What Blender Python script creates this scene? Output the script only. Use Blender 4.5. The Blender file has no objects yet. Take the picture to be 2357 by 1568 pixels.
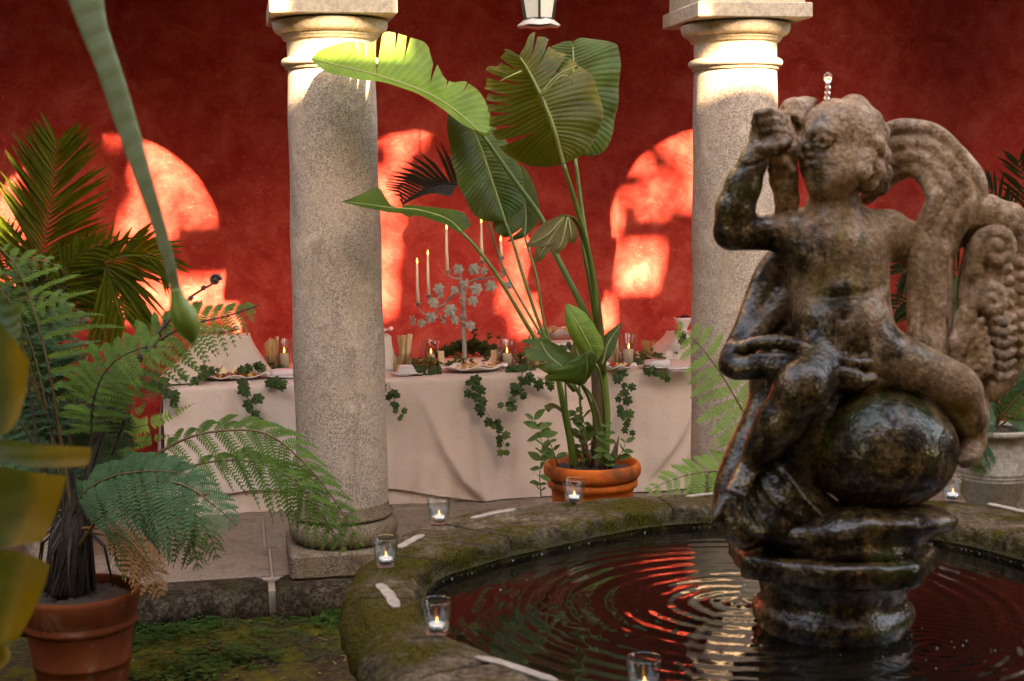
import bpy, math, random
import numpy as np
random.seed(7); RNG = np.random.default_rng(7)
S = bpy.context.scene
COL = S.collection
V3 = lambda *a: np.array(a if len(a) > 1 else a[0], dtype=float)

# ---------------------------------------------------------------- camera
# 50 mm lens, slightly raised stand-point in the opposite walk, turned 11 degrees to the right
F, CX, CY = 3273., 1178., 784.
CAM = V3(0, 0, 1.75)
def _basis(yaw, tilt, roll):
    y, t, r = map(math.radians, (yaw, tilt, roll))
    fw = V3(math.sin(y)*math.cos(t), math.cos(y)*math.cos(t), -math.sin(t))
    rt = V3(math.cos(y), -math.sin(y), 0); up = np.cross(rt, fw)
    return rt*math.cos(r)-up*math.sin(r), up*math.cos(r)+rt*math.sin(r), fw
RT, UP, FW = _basis(11, 6.2, 0.8)
cam = bpy.data.cameras.new('camera'); camo = bpy.data.objects.new('camera', cam); COL.objects.link(camo)
from mathutils import Matrix, Vector
m4 = Matrix.Identity(4)
for i in range(3):
    m4[i][0], m4[i][1], m4[i][2], m4[i][3] = RT[i], UP[i], -FW[i], CAM[i]
camo.matrix_world = m4
cam.sensor_width = 36; cam.lens = 36*F/2357; cam.clip_start = 0.05; cam.clip_end = 2000
cam.dof.use_dof = True; cam.dof.focus_distance = 6.3; cam.dof.aperture_fstop = 5.6
S.camera = camo

# ---------------------------------------------------------------- sky, sun, exposure
SUN_EL, SUN_AZ = math.radians(28), math.radians(5.5)      # azimuth: from the courtyard side, a little from the right
TO_SUN = V3(math.sin(SUN_AZ)*math.cos(SUN_EL), -math.cos(SUN_AZ)*math.cos(SUN_EL), math.sin(SUN_EL))
w = bpy.data.worlds.new('World'); S.world = w; w.use_nodes = True
nt = w.node_tree; bg = nt.nodes['Background']
sky = nt.nodes.new('ShaderNodeTexSky'); sky.sky_type = 'NISHITA'; sky.sun_disc = False
sky.sun_elevation = SUN_EL; sky.sun_rotation = math.pi - SUN_AZ
nt.links.new(sky.outputs[0], bg.inputs[0]); bg.inputs[1].default_value = 0.13
sl = bpy.data.lights.new('sun', 'SUN'); sl.energy = 3.7; sl.angle = math.radians(0.7); sl.color = (1, .92, .80)
so = bpy.data.objects.new('sun', sl); COL.objects.link(so)
so.rotation_euler = Vector(TO_SUN).to_track_quat('Z', 'Y').to_euler(); so.location = (3, -6, 12)
vs = S.view_settings; vs.view_transform = 'Standard'; vs.look = 'None'; vs.gamma = 1; vs.exposure = 3.85
vs.use_curve_mapping = False
vs.use_white_balance = True; vs.white_balance_temperature = 11000; vs.white_balance_tint = 20   # the camera's warm white balance
S.cycles.max_bounces = 8; S.cycles.transparent_max_bounces = 12; S.cycles.transmission_bounces = 8
S.cycles.diffuse_bounces = 3; S.cycles.sample_clamp_indirect = 6; S.cycles.caustics_reflective = False
S.cycles.use_denoising = True

# ---------------------------------------------------------------- where a sight line meets a plane of the place
def ray(px, py): return FW+RT*(px-CX)/F-UP*(py-CY)/F
def aty(px, py, Y): d = ray(px, py); return CAM+d*(Y/d[1])
def atz(px, py, Z): d = ray(px, py); return CAM+d*((Z-CAM[2])/d[2])
def atd(px, py, D): return CAM+ray(px, py)*D
def PY(pts): return [aty(*p) for p in pts]

# ---------------------------------------------------------------- mesh helpers
def nrm(v):
    v = np.asarray(v, float); n = np.linalg.norm(v); return v/n if n > 1e-12 else v
def spline(pts, n):
    """Catmull-Rom through pts (k,3), n samples evenly spaced by length."""
    P = np.asarray(pts, float)
    if len(P) == 2: return P[0]+(P[1]-P[0])*np.linspace(0, 1, n)[:, None]
    Q = np.vstack([2*P[0]-P[1], P, 2*P[-1]-P[-2]]); out = []
    for i in range(len(P)-1):
        p0, p1, p2, p3 = Q[i:i+4]; t = np.linspace(0, 1, 16, endpoint=False)[:, None]
        out.append(.5*(2*p1+(p2-p0)*t+(2*p0-5*p1+4*p2-p3)*t*t+(3*p1-p0-3*p2+p3)*t**3))
    out = np.vstack(out+[P[-1:]])
    L = np.r_[0, np.cumsum(np.linalg.norm(np.diff(out, axis=0), axis=1))]
    s = np.linspace(0, L[-1], n)
    return np.stack([np.interp(s, L, out[:, k]) for k in range(out.shape[1])], 1)
class MB:
    def __init__(s): s.v = []; s.f = []; s.uv = []; s.n = 0
    def add(s, verts, faces, uv=None):
        verts = np.asarray(verts, float); o = s.n
        s.v.append(verts); s.n += len(verts)
        s.f += [tuple(int(i)+o for i in f) for f in faces]
        s.uv.append(np.asarray(uv, float) if uv is not None else np.zeros((len(verts), 2)))
        return s
    def grid(s, G, uv=None, wrap=False, flip=False):
        G = np.asarray(G, float); a, b = G.shape[:2]; I = np.arange(a*b).reshape(a, b)
        J = np.roll(I, -1, 1) if wrap else I[:, 1:]; K = I if wrap else I[:, :-1]
        f = np.stack([K[:-1], J[:-1], J[1:], K[1:]], -1).reshape(-1, 4)
        if flip: f = f[:, ::-1]
        if uv is None:
            uu, vv = np.meshgrid(np.linspace(0, 1, a), np.linspace(0, 1, b), indexing='ij'); uv = np.stack([uu, vv], -1)
        return s.add(G.reshape(-1, 3), f.tolist(), np.asarray(uv).reshape(-1, 2))
    def box(s, lo, hi, bev=0):
        lo, hi = V3(lo), V3(hi); c = (lo+hi)/2; h = (hi-lo)/2; b = bev
        if b <= 0:
            v = [c+h*V3(x, y, z) for z in (-1, 1) for y in (-1, 1) for x in (-1, 1)]
            return s.add(v, [(0, 2, 3, 1), (4, 5, 7, 6), (0, 1, 5, 4), (2, 6, 7, 3), (0, 4, 6, 2), (1, 3, 7, 5)])
        v = []; idx = {}
        for sx in (-1, 1):
            for sy in (-1, 1):
                for sz in (-1, 1):
                    for ax in range(3):
                        q = h-b; q = V3(q); q[ax] = h[ax]; idx[(sx, sy, sz, ax)] = len(v); v.append(c+q*V3(sx, sy, sz))
        f = []
        def quad(ax, sg):
            o = [a for a in range(3) if a != ax]; r = []
            for p, q in ((-1, -1), (1, -1), (1, 1), (-1, 1)):
                k = [0, 0, 0]; k[ax] = sg; k[o[0]] = p; k[o[1]] = q; r.append(idx[(*k, ax)])
            return r
        for ax in range(3):
            for sg in (-1, 1): f.append(quad(ax, sg))
        for a in range(3):
            o = [x for x in range(3) if x != a]
            for p in (-1, 1):
                for q in (-1, 1):
                    k1 = [0, 0, 0]; k1[o[0]] = p; k1[o[1]] = q; k2 = list(k1); k1[a] = -1; k2[a] = 1
                    f.append([idx[(*k1, o[0])], idx[(*k2, o[0])], idx[(*k2, o[1])], idx[(*k1, o[1])]])
        for k in [(x, y, z) for x in (-1, 1) for y in (-1, 1) for z in (-1, 1)]: f.append([idx[(*k, 0)], idx[(*k, 1)], idx[(*k, 2)]])
        return s.add(v, f)
    def lathe(s, prof, c=(0, 0, 0), seg=32, wob=None):
        """prof: [(r,z)], about the vertical axis through c"""
        a = np.linspace(0, 2*math.pi, seg, endpoint=False); c = V3(c); G = []
        for k, (r, z) in enumerate(prof):
            rr = r if wob is None else r*(1+wob(a, z))
            G.append(np.stack([c[0]+rr*np.cos(a), c[1]+rr*np.sin(a), np.full(seg, c[2]+z)], 1))
        return s.grid(np.array(G), wrap=True)
    def tube(s, pts, rad, seg=8, cap=True, n=None, flat=1.0, upv=(0, 0, 1)):
        P = np.asarray(pts, float)
        if n: P = spline(P, n)
        k = len(P); R = np.interp(np.linspace(0, 1, k), np.linspace(0, 1, len(rad)), rad) if np.ndim(rad) else np.full(k, rad)
        T = np.gradient(P, axis=0); u = V3(upv); G = []
        if abs(np.dot(nrm(T[0]), nrm(u))) > .93: u = V3(1, 0.2, 0)
        for i in range(k):
            t = nrm(T[i]); u = nrm(u-t*np.dot(u, t)); v = np.cross(t, u)
            a = np.linspace(0, 2*math.pi, seg, endpoint=False)[:, None]
            G.append(P[i]+R[i]*(np.cos(a)*v+np.sin(a)*u*flat))
        s.grid(np.array(G), wrap=True)
        if cap:
            b = s.n-k*seg; s.f.append(tuple(range(b+seg-1, b-1, -1))); s.f.append(tuple(range(s.n-seg, s.n)))
        return s
    def ball(s, c, r, seg=12, rings=8, axes=None):
        c = V3(c); r = np.ones(3)*r; G = []
        for i in range(rings+1):
            th = math.pi*(.02+.96*i/rings); a = np.linspace(0, 2*math.pi, seg, endpoint=False)
            q = np.stack([math.sin(th)*np.cos(a), math.sin(th)*np.sin(a), np.full(seg, -math.cos(th))], 1)*r
            if axes is not None: q = q@np.asarray(axes)
            G.append(c+q)
        s.grid(np.array(G), wrap=True); b = s.n-(rings+1)*seg
        s.f.append(tuple(range(b+seg-1, b-1, -1))); s.f.append(tuple(range(s.n-seg, s.n)))
        return s
    def build(s, name, mat, parent=None, smooth=True, loc=None):
        v = np.vstack(s.v); root = parent
        while root is not None and root.parent is not None: root = root.parent
        off = V3(tuple(root.location)) if root is not None else (V3(loc) if loc is not None else V3(0, 0, 0))
        me = bpy.data.meshes.new(name); me.from_pydata((v-off).tolist(), [], s.f)
        if smooth is not None: me.polygons.foreach_set('use_smooth', [bool(smooth)]*len(me.polygons))
        uv = np.vstack(s.uv); lay = me.uv_layers.new(name='UVMap')
        li = np.empty(len(me.loops), dtype=np.int32); me.loops.foreach_get('vertex_index', li)
        lay.data.foreach_set('uv', uv[li].ravel().astype(np.float32))
        me.materials.append(mat); o = bpy.data.objects.new(name, me); COL.objects.link(o)
        if parent is not None: o.parent = parent
        elif loc is not None: o.location = loc
        return o
def sharpen(o, deg=35):
    me = o.data
    try: me.set_sharp_from_angle(angle=math.radians(deg))
    except Exception: pass
    return o
def tag(o, label=None, cat=None, group=None, kind=None):
    for k, v in (('label', label), ('category', cat), ('group', group), ('kind', kind)):
        if v: o[k] = v
    return o
def thing(name, loc, label, cat, group=None):
    o = bpy.data.objects.new(name, None); o.empty_display_size = .05; COL.objects.link(o)
    o.location = tuple(float(x) for x in loc); return tag(o, label, cat, group)
def piece(name, me, parent, M):
    """a child that shares mesh data, placed by a world matrix (4x4 list)"""
    o = bpy.data.objects.new(name, me); COL.objects.link(o); root = parent
    while root.parent is not None: root = root.parent
    o.parent = parent; M = Matrix(M); M.translation = M.translation-root.location; o.matrix_basis = M
    return o
def rotm(loc, x, y, z, s=1.0):
    M = np.eye(4); M[:3, 0] = np.asarray(x)*s; M[:3, 1] = np.asarray(y)*s; M[:3, 2] = np.asarray(z)*s; M[:3, 3] = loc
    return M.tolist()

# ---------------------------------------------------------------- material helpers
class NT:
    def __init__(s, name):
        m = bpy.data.materials.new(name); m.use_nodes = True; s.m = m; s.t = m.node_tree
        s.b = s.t.nodes['Principled BSDF']; s.out = s.t.nodes['Material Output']; s._c = None
    def n(s, typ, **kw):
        x = s.t.nodes.new('ShaderNode'+typ)
        for k, v in kw.items():
            if k in x.inputs: s.set(x.inputs[k], v)
            else: setattr(x, k, v)
        return x
    def set(s, inp, v):
        if hasattr(v, 'links') or isinstance(v, bpy.types.NodeSocket): s.t.links.new(v, inp)
        else:
            if isinstance(v, (tuple, list)) and len(v) == 3 and inp.type == 'RGBA': v = (*v, 1)
            inp.default_value = v
    def co(s):
        if s._c is None: s._c = s.n('TexCoord').outputs['Object']
        return s._c
    def uvxy(s):
        x = s.n('SeparateXYZ'); s.t.links.new(s.n('TexCoord').outputs['UV'], x.inputs[0]); return x.outputs[0], x.outputs[1]
    def noise(s, scale, detail=5, rough=.55, dist=0, vec=None, fac=True):
        x = s.n('TexNoise', Scale=scale, Detail=detail, Roughness=rough, Distortion=dist)
        s.t.links.new(vec if vec is not None else s.co(), x.inputs['Vector']); return x.outputs['Fac' if fac else 'Color']
    def vor(s, scale, feature='F1', out='Distance', vec=None):
        x = s.n('TexVoronoi', Scale=scale); x.feature = feature
        s.t.links.new(vec if vec is not None else s.co(), x.inputs['Vector']); return x.outputs[out]
    def mapv(s, scale, vec=None):
        x = s.n('Mapping'); x.inputs['Scale'].default_value = scale; s.t.links.new(vec if vec is not None else s.co(), x.inputs[0]); return x.outputs[0]
    def ramp(s, fac, stops):
        x = s.n('ValToRGB'); e = x.color_ramp.elements
        while len(e) > 1: e.remove(e[-1])
        for i, (p, c) in enumerate(stops):
            k = e[0] if i == 0 else e.new(p)
            k.position = p; k.color = (*c, 1) if isinstance(c, (tuple, list)) else (c, c, c, 1)
        s.t.links.new(fac, x.inputs[0]); return x.outputs[0]
    def mix(s, fac, a, b, mode='MIX'):
        x = s.n('Mix', data_type='RGBA', blend_type=mode)
        s.set(x.inputs[0], fac); s.set(x.inputs[6], a); s.set(x.inputs[7], b); return x.outputs[2]
    def math(s, op, a, b=None, c=None, clamp=False):
        x = s.n('Math', operation=op); x.use_clamp = clamp; s.set(x.inputs[0], a)
        if b is not None: s.set(x.inputs[1], b)
        if c is not None: s.set(x.inputs[2], c)
        return x.outputs[0]
    def rng(s, v, a, b, c=0., d=1.):
        x = s.n('MapRange'); x.clamp = True
        for i, q in enumerate((v, a, b, c, d)): s.set(x.inputs[i], q)
        return x.outputs[0]
    def xyz(s, vec=None):
        x = s.n('SeparateXYZ'); s.t.links.new(vec if vec is not None else s.co(), x.inputs[0]); return x.outputs
    def geo(s): return s.n('NewGeometry').outputs
    def bump(s, h, strength=.3, dist=.01, prev=None):
        x = s.n('Bump', Strength=strength, Distance=dist); s.t.links.new(h, x.inputs['Height'])
        if prev is not None: s.t.links.new(prev, x.inputs['Normal'])
        s.t.links.new(x.outputs[0], s.b.inputs['Normal']); return x.outputs[0]
    def base(s, c=None, rough=None, spec=None):
        if c is not None: s.set(s.b.inputs['Base Color'], c)
        if rough is not None: s.set(s.b.inputs['Roughness'], rough)
        if spec is not None: s.set(s.b.inputs['Specular IOR Level'], spec)
        return s
def plain(name, c, rough=.6, var=.12, scale=30, bump=0, spec=.5, metal=0):
    k = NT(name); n = k.noise(scale, 4)
    lo = tuple(x*(1-var) for x in c); hi = tuple(min(1, x*(1+var)) for x in c)
    k.base(k.mix(n, lo, hi), rough, spec); k.b.inputs['Metallic'].default_value = metal
    if bump: k.bump(n, bump, .01)
    return k.m
def translucent(k, amount, col):
    t = k.n('BsdfTranslucent'); k.set(t.inputs['Color'], col); m = k.n('MixShader'); m.inputs[0].default_value = amount
    k.t.links.new(k.b.outputs[0], m.inputs[1]); k.t.links.new(t.outputs[0], m.inputs[2]); k.t.links.new(m.outputs[0], k.out.inputs[0])

# ================================================================ MATERIALS OF THE PLACE
def m_plaster():
    k = NT('red_lime_plaster'); n1 = k.noise(.9, 6, .6, .6); n2 = k.noise(5, 8, .68, .45); n3 = k.noise(k_sc := 26, 6, .7, .5)
    sc = k.noise(14, 8, .76, 1.6, vec=k.mapv((1, 1, 2.0)))
    c = k.ramp(n2, [(.34, (.46, .034, .028)), (.5, (.60, .066, .054)), (.64, (.70, .12, .095))])
    c = k.mix(k.rng(n1, .42, .66, 0, .35), c, (.46, .042, .038))
    c = k.mix(k.rng(sc, .56, .68, 0, .5), c, (.70, .26, .20))
    c = k.mix(k.rng(n3, .62, .75, 0, .2), c, (.62, .24, .18))
    k.base(c, .9, .08); k.bump(k.math('ADD', n2, k.math('MULTIPLY', n3, .5)), .5, .02); return k.m
def m_granite(name, base, dark, lichen, warm, sp=150, bump=.5):
    k = NT(name); a = k.noise(sp, 3, .7); b = k.noise(4, 6, .6, .4); c2 = k.noise(14, 6, .65, .6)
    v = k.vor(sp*.9)
    c = k.mix(k.rng(a, .38, .62), dark, base)
    c = k.mix(k.rng(v, .05, .28, .55, 0), c, tuple(min(1, x*1.35) for x in base))
    c = k.mix(k.rng(b, .42, .68, 0, .55), c, warm)
    c = k.mix(k.rng(c2, .56, .68, 0, .75), c, lichen)
    st = k.noise(1.0, 6, .65, .5, vec=k.mapv((7, 7, 1.6))); c = k.mix(k.rng(st, .54, .66, 0, .5), c, tuple(x*.42 for x in warm)); c = k.mix(k.rng(k.noise(9, 5, .6, .3), .60, .70, 0, .35), c, tuple(min(1, x*1.3) for x in base))
    k.base(c, .9, .12); h = k.math('ADD', k.math('MULTIPLY', a, .6), k.math('MULTIPLY', c2, .5)); k.bump(h, bump, .006); return k.m
def m_moss_stone(name, base=(.16, .125, .09), dark=(.035, .028, .02), moss=(.075, .072, .012), mlo=.42, mhi=.55, up=True, pale=(.34, .29, .23)):
    k = NT(name); a = k.noise(60, 5, .7); b = k.noise(3.2, 7, .62, .5); c2 = k.noise(11, 7, .66, .8); d = k.noise(140, 3, .7)
    c = k.ramp(k.math('ADD', k.math('MULTIPLY', a, .5), k.math('MULTIPLY', c2, .5)), [(.36, dark), (.49, base), (.62, pale)])
    mm = k.rng(k.math('ADD', k.math('MULTIPLY', b, .6), k.math('MULTIPLY', c2, .4)), mlo, mhi)
    mc = k.mix(k.rng(d, .35, .65), tuple(x*.25 for x in moss), tuple(x*1.9 for x in moss))
    c = k.mix(mm, c, mc); k.base(c, k.rng(mm, 0, 1, .8, .97), .08)
    h = k.math('ADD', k.math('MULTIPLY', c2, .8), k.math('ADD', k.math('MULTIPLY', a, .3), k.math('MULTIPLY', k.math('MULTIPLY', mm, d), .8)))
    k.bump(h, .9, .02); return k.m
def m_soil():
    k = NT('mossy_earth'); a = k.noise(40, 6, .7); b = k.noise(2.3, 7, .65, .8); c2 = k.noise(9, 7, .7, .6); d = k.noise(160, 3, .7)
    c = k.ramp(a, [(.3, (.018, .011, .006)), (.55, (.062, .040, .022)), (.75, (.14, .10, .06))])
    mm = k.rng(k.math('ADD', k.math('MULTIPLY', b, .55), k.math('MULTIPLY', c2, .45)), .46, .58)
    c = k.mix(mm, c, k.mix(d, (.045, .042, .005), (.16, .125, .015)))
    k.base(c, .97, .05); k.bump(k.math('ADD', c2, k.math('MULTIPLY', a, .6)), .8, .02); return k.m
M_PLASTER = m_plaster()
M_COL = m_granite('speckled_granite', (.55, .44, .355), (.19, .142, .108), (.25, .19, .15), (.52, .39, .28), 125, .7)
M_CAP = m_granite('smooth_limestone', (.50, .42, .32), (.36, .28, .20), (.33, .27, .21), (.52, .42, .29), 60, .35)
M_BASE = m_granite('weathered_granite', (.27, .205, .145), (.07, .05, .035), (.075, .055, .038), (.24, .165, .09), 110, .7)
M_KERB = m_moss_stone('kerb_stone', (.042, .028, .017), (.007, .0045, .003), (.035, .028, .005), .52, .66, pale=(.15, .11, .075))
M_SLAB = m_granite('worn_paving', (.27, .20, .15), (.18, .13, .095), (.13, .095, .07), (.29, .21, .15), 45, .3)
M_MORTAR = plain('old_mortar', (.36, .28, .21), .9, .3, 40, .4)
M_RIM = m_moss_stone('fountain_rim_stone', (.095, .066, .042), (.014, .009, .005), (.050, .040, .005), .45, .54, pale=(.26, .19, .13))
M_BOWL = m_moss_stone('fountain_bowl_stone', (.05, .04, .025), (.012, .009, .006), (.05, .045, .01), .44, .56, pale=(.12, .1, .07))
M_SOIL = m_soil()
M_ROOF = plain('dark_beams', (.07, .045, .03), .8, .3, 8)
M_LIME = plain('pale_render', (.28, .21, .15), .9, .1, 6, .2)
M_OLD = plain('dark_low_bounce_render', (.11, .085, .06), .9, .3, 3, .2)  # kept dark to cut the light bounced off the unseen walls

# ================================================================ GROUND, FLOOR, KERB
ZG = -.14
def bumpy(x, y, a=.012):
    return a*(np.sin(x*5.1+y*2.3)+.6*np.sin(x*11.7-y*7.9+1)+.4*np.sin(x*23+y*19))
xs = np.r_[-60, -25, np.linspace(-3, 3.2, 90), 12, 30, 60]; ys = np.r_[-60, -20, -3, np.linspace(1.5, 6.4, 70), 9.4, 25, 60]
X, Y = np.meshgrid(xs, ys, indexing='ij'); fade = ((X > -2.8) & (X < 3.1) & (Y > 1.6) & (Y < 6.35))
Z = ZG+np.where(fade, bumpy(X, Y), 0)-np.where(Y > 9.3, .02, 0)
tag(MB().grid(np.stack([X, Y, Z], -1), flip=False).build('courtyard_ground', M_SOIL), kind='structure')
floor = MB().box((-5.3, 6.40, -.1), (8.2, 9.02, -.012)).build('gallery_floor', M_MORTAR, smooth=False); tag(floor, kind='structure')
def slab_row(y0, y1, cuts):
    for a, b in zip(cuts[:-1], cuts[1:]):
        MB().box((a+.006, y0+.006, -.06), (b-.006, y1-.006, random.uniform(-.002, .002)), .006).build('paving_slab', M_SLAB, floor, False)
slab_row(6.44, 6.98, [-5.2, -4.1, -2.9, -1.75, -.62, .12, 1.35, 2.5, 3.6, 4.8, 6.0, 7.1, 8.2])
slab_row(6.98, 7.62, [-5.2, -3.8, -2.6, -1.2, .10, 1.0, 2.1, 3.2, 4.5, 5.7, 6.9, 8.2])
slab_row(7.62, 8.32, [-5.2, -3.3, -1.8, -.5, .8, 2.1, 3.4, 4.9, 6.4, 8.2])
slab_row(8.32, 8.99, [-5.2, -3.9, -2.3, -.9, .4, 1.7, 3.0, 4.4, 5.9, 7.2, 8.2])
kerb = MB().box((-5.3, 6.28, -.2), (8.2, 6.43, -.03)).build('gallery_kerb', M_MORTAR, smooth=False); tag(kerb, kind='structure')
def kerb_stone(x0, x1, seed):
    prof = [(6.437, -.15), (6.437, -.008), (6.42, .0), (6.32, .001), (6.262, -.006), (6.225, -.024), (6.205, -.055), (6.20, -.10), (6.207, -.16), (6.30, -.2)]
    n = max(6, int((x1-x0)/.05)); G = []
    for i in range(n):
        t = i/(n-1); x = x0+(x1-x0)*t; e = min(t, 1-t)*(x1-x0); rd = max(0, .035-e)/.035
        row = []
        for (y, z) in prof:
            q = math.sin(x*9+seed)*.006+math.sin(x*23+y*30+seed*2)*.004
            f = (y < 6.31)
            row.append((x, y+(q if f else 0)+(.03*rd*rd if f else 0), z+(q*.6 if f and z < -.001 else 0)-.02*rd*rd*(z > -.1)))
        G.append(row)
    m = MB().grid(np.array(G)); k = len(prof); m.f.append(tuple(range(k))); m.f.append(tuple(range(m.n-1, m.n-k-1, -1)))
    return m.build('kerb_stone', M_KERB, kerb)
kc = [-5.2, -3.5, -1.75, .115, 1.62, 3.1, 4.6, 6.2, 8.1]
for i, (a, b) in enumerate(zip(kc[:-1], kc[1:])): kerb_stone(a+.016, b-.016, i*1.7)

# ================================================================ RED WALL, GALLERY ROOF, ARCADE, WINGS
YW = 9.0
G = [[(x, YW+.006*math.sin(x*2.1+z*1.3)+.004*math.sin(x*5+z*4), z) for z in np.linspace(-.08, 4.2, 30)] for x in np.linspace(-6, 9, 90)]
wl = MB().grid(np.array(G)); wl.box((-6, YW+.02, -.1), (9, YW+.4, 6.2))
tag(wl.build('plaster_wall', M_PLASTER), 'long red plastered wall behind the columns and the buffet table', 'wall')
ROOFZ = 3.72
tag(MB().box((-6, 6.5, ROOFZ), (9, YW+.01, ROOFZ+.12)).build('gallery_ceiling', M_ROOF, smooth=False), kind='structure')
BAY, XC = 1.92, .46
SPR, AR = 2.83, .69
def arcade(name, y0, y1, top, label):
    m = MB(); xs = []
    for b in range(-4, 5):
        c = XC+BAY*(b+.5); a = np.linspace(-math.pi/2, math.pi/2, 25)
        xs += [(c-BAY/2+1e-4, SPR)]+[(c-AR-.0005, SPR)]+[(c+AR*math.sin(t), SPR+AR*math.cos(t)) for t in a]+[(c+AR+.0005, SPR)]+[(c+BAY/2-1e-4, SPR)]
    fr = np.array([[(x, y0, z), (x, y0, top), (x, y1, top), (x, y1, z)] for x, z in xs])
    m.grid(fr, wrap=True, flip=True)
    return tag(m.build(name, M_LIME, smooth=False), label, 'wall')
arcade('arcade_wall', 6.34, 6.78, 5.6, 'pale arched wall carried by the stone columns above the picture')
# the opposite wing stands behind the camera; unseen blockers added on its roof cut the low sun into patches
ow = thing('opposite_wing', (1.5, -2.2, ZG), 'dark two storey wing with added sun blockers on its roof behind the viewer', 'building')
MB().box((-6, -3.6, ZG), (9, -3.3, 5.9)).build('back_wall', M_OLD, ow, False)
MB().box((-6, -1.35, 2.9), (9, -.95, 5.9)).build('facade', M_OLD, ow, False)
MB().box((-6, -3.6, 5.9), (9, -1.0, 6.0)).build('wing_roof', M_ROOF, ow, False)
def shade(x0, x1, z0, z1, name, tilt=0):  # unseen blocker, set back along the sun from the patch it shapes
    """an added sun blocker whose shadow falls on wall region x0..x1, z0..z1"""
    d = 10.0; dx = d*math.tan(SUN_AZ); dz = d*math.tan(SUN_EL)/math.cos(SUN_AZ)
    y = -1.0; m = MB().box((x0+dx, y-.10, z0+dz), (x1+dx, y, z1+dz))
    if tilt:
        v = m.v[0]; c = v.mean(0); v[:, 0] += (v[:, 2]-c[2])*tilt
    return m.build(name, M_OLD, ow, False)
shade(-6.5, 8.2, .4, .80, 'parapet')
shade(-6.5, -.02, .78, .99, 'blocker_ledge'); shade(.50, 1.76, .78, .96, 'blocker_ledge'); shade(2.42, 8.2, .78, 1.07, 'blocker_ledge')  # ledges added to set the lower edge of the sun patches
shade(-1.25, -.70, .95, 3.2, 'blocker_pier'); shade(-.70, .02, 1.25, 1.47, 'blocker_rail'); shade(-.365, -.305, 1.45, 1.76, 'blocker_bar'); shade(-.30, .02, 1.46, 1.57, 'blocker_rail')
shade(-.72, -.56, 1.45, 2.4, 'blocker_bar', .25)
shade(1.03, 1.74, .94, 2.02, 'blocker_pier', .12); shade(1.22, 1.80, 1.9, 3.2, 'blocker_pier'); shade(.70, 1.0, 1.90, 2.04, 'blocker_rail')
shade(2.76, 3.3, 1.05, 1.6, 'blocker_pier', .15); shade(2.43, 2.52, 1.05, 1.62, 'blocker_bar', .18); shade(2.5, 2.8, 1.41, 1.56, 'blocker_rail', .1)
shade(3.2, 8.2, 1.05, 3.2, 'blocker_pier'); shade(2.40, 2.62, 1.75, 1.86, 'blocker_rail'); shade(2.66, 2.76, 1.86, 2.12, 'blocker_bar', -.6)
shade(-6.5, -1.75, .95, 3.2, 'blocker_pier')
shade(.0, .50, 1.06, 1.75, 'blocker_panel'); shade(1.92, 2.40, 1.05, 1.72, 'blocker_panel')  # panels added to keep the sun off the abacus fronts
M_TLEAF = plain('dapple_blocker_leaf', (.05, .09, .02), .6, .3, 20)
def dapple_blocker(x0, x1, z0, z1, n, seed, where):  # leaf quads added to dim and break up the sun patches
    R = random.Random(seed); d = 10.3; dx = d*math.tan(SUN_AZ); dz = d*math.tan(SUN_EL)/math.cos(SUN_AZ); m = MB(); t = thing('dapple_blocker', ((x0+x1)/2+dx, -1.3, 6.0), 'added, unseen sun-dappling shrub on the roof terrace behind the viewer, '+where, 'blocker')
    for _ in range(n):
        c = V3(R.uniform(x0, x1)+dx, -1.3+R.uniform(-.12, .12), R.uniform(z0, z1)+dz); a = R.uniform(0, 6.3); s_ = R.uniform(.03, .06); u = V3(math.cos(a), 0, math.sin(a))*s_; v = V3(-math.sin(a), R.uniform(-.6, .6), math.cos(a))*s_*.5; m.add([c-u, c+v, c+u, c-v], [(0, 1, 2, 3)])
    for i in range(6): x = x0+(x1-x0)*(i+.5)/6+dx; m.tube([V3(x, -1.3, 6.0), V3(x+R.uniform(-.05, .05), -1.3, z0+dz+.1), V3(x+R.uniform(-.1, .1), -1.3, z1+dz)], [.012, .006, .003], 5)
    o = m.build('foliage', M_TLEAF, t); o['kind'] = 'stuff'
dapple_blocker(2.38, 3.0, 1.58, 2.30, 230, 1, 'on the right'); dapple_blocker(.62, 1.25, 1.0, 2.2, 190, 2, 'in the middle'); dapple_blocker(-.62, .02, 1.5, 2.2, 110, 3, 'on the left'); dapple_blocker(1.70, 1.95, 1.0, 1.9, 60, 4, 'between the blocker posts')
dapple_blocker(-1.8, -1.2, 1.0, 2.3, 120, 5, 'far left')
lw = thing('added_side_wing', (-5.4, 3, ZG), 'unseen side wing added left of the picture to hold back light', 'building')  # unseen, put in to darken the courtyard from the left
MB().box((-5.9, -1.3, ZG), (-5.3, 6.3, 5.2)).build('added_side_wall', M_OLD, lw, False)

rw = thing('added_court_wall', (8.4, 3, ZG), 'unseen wall added right of the picture, its height set for the light', 'wall')  # unseen, height chosen by how much sky light it lets in
MB().box((8.3, -1.3, ZG), (8.8, 9.0, 3.4)).build('added_side_wall', M_OLD, rw, False)
MB().box((-5.9, 6.3, ZG), (-5.3, 8.98, 5.6)).build('added_end_wall', M_OLD, lw, False)  # unseen, put in to darken the open end of the gallery

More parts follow.
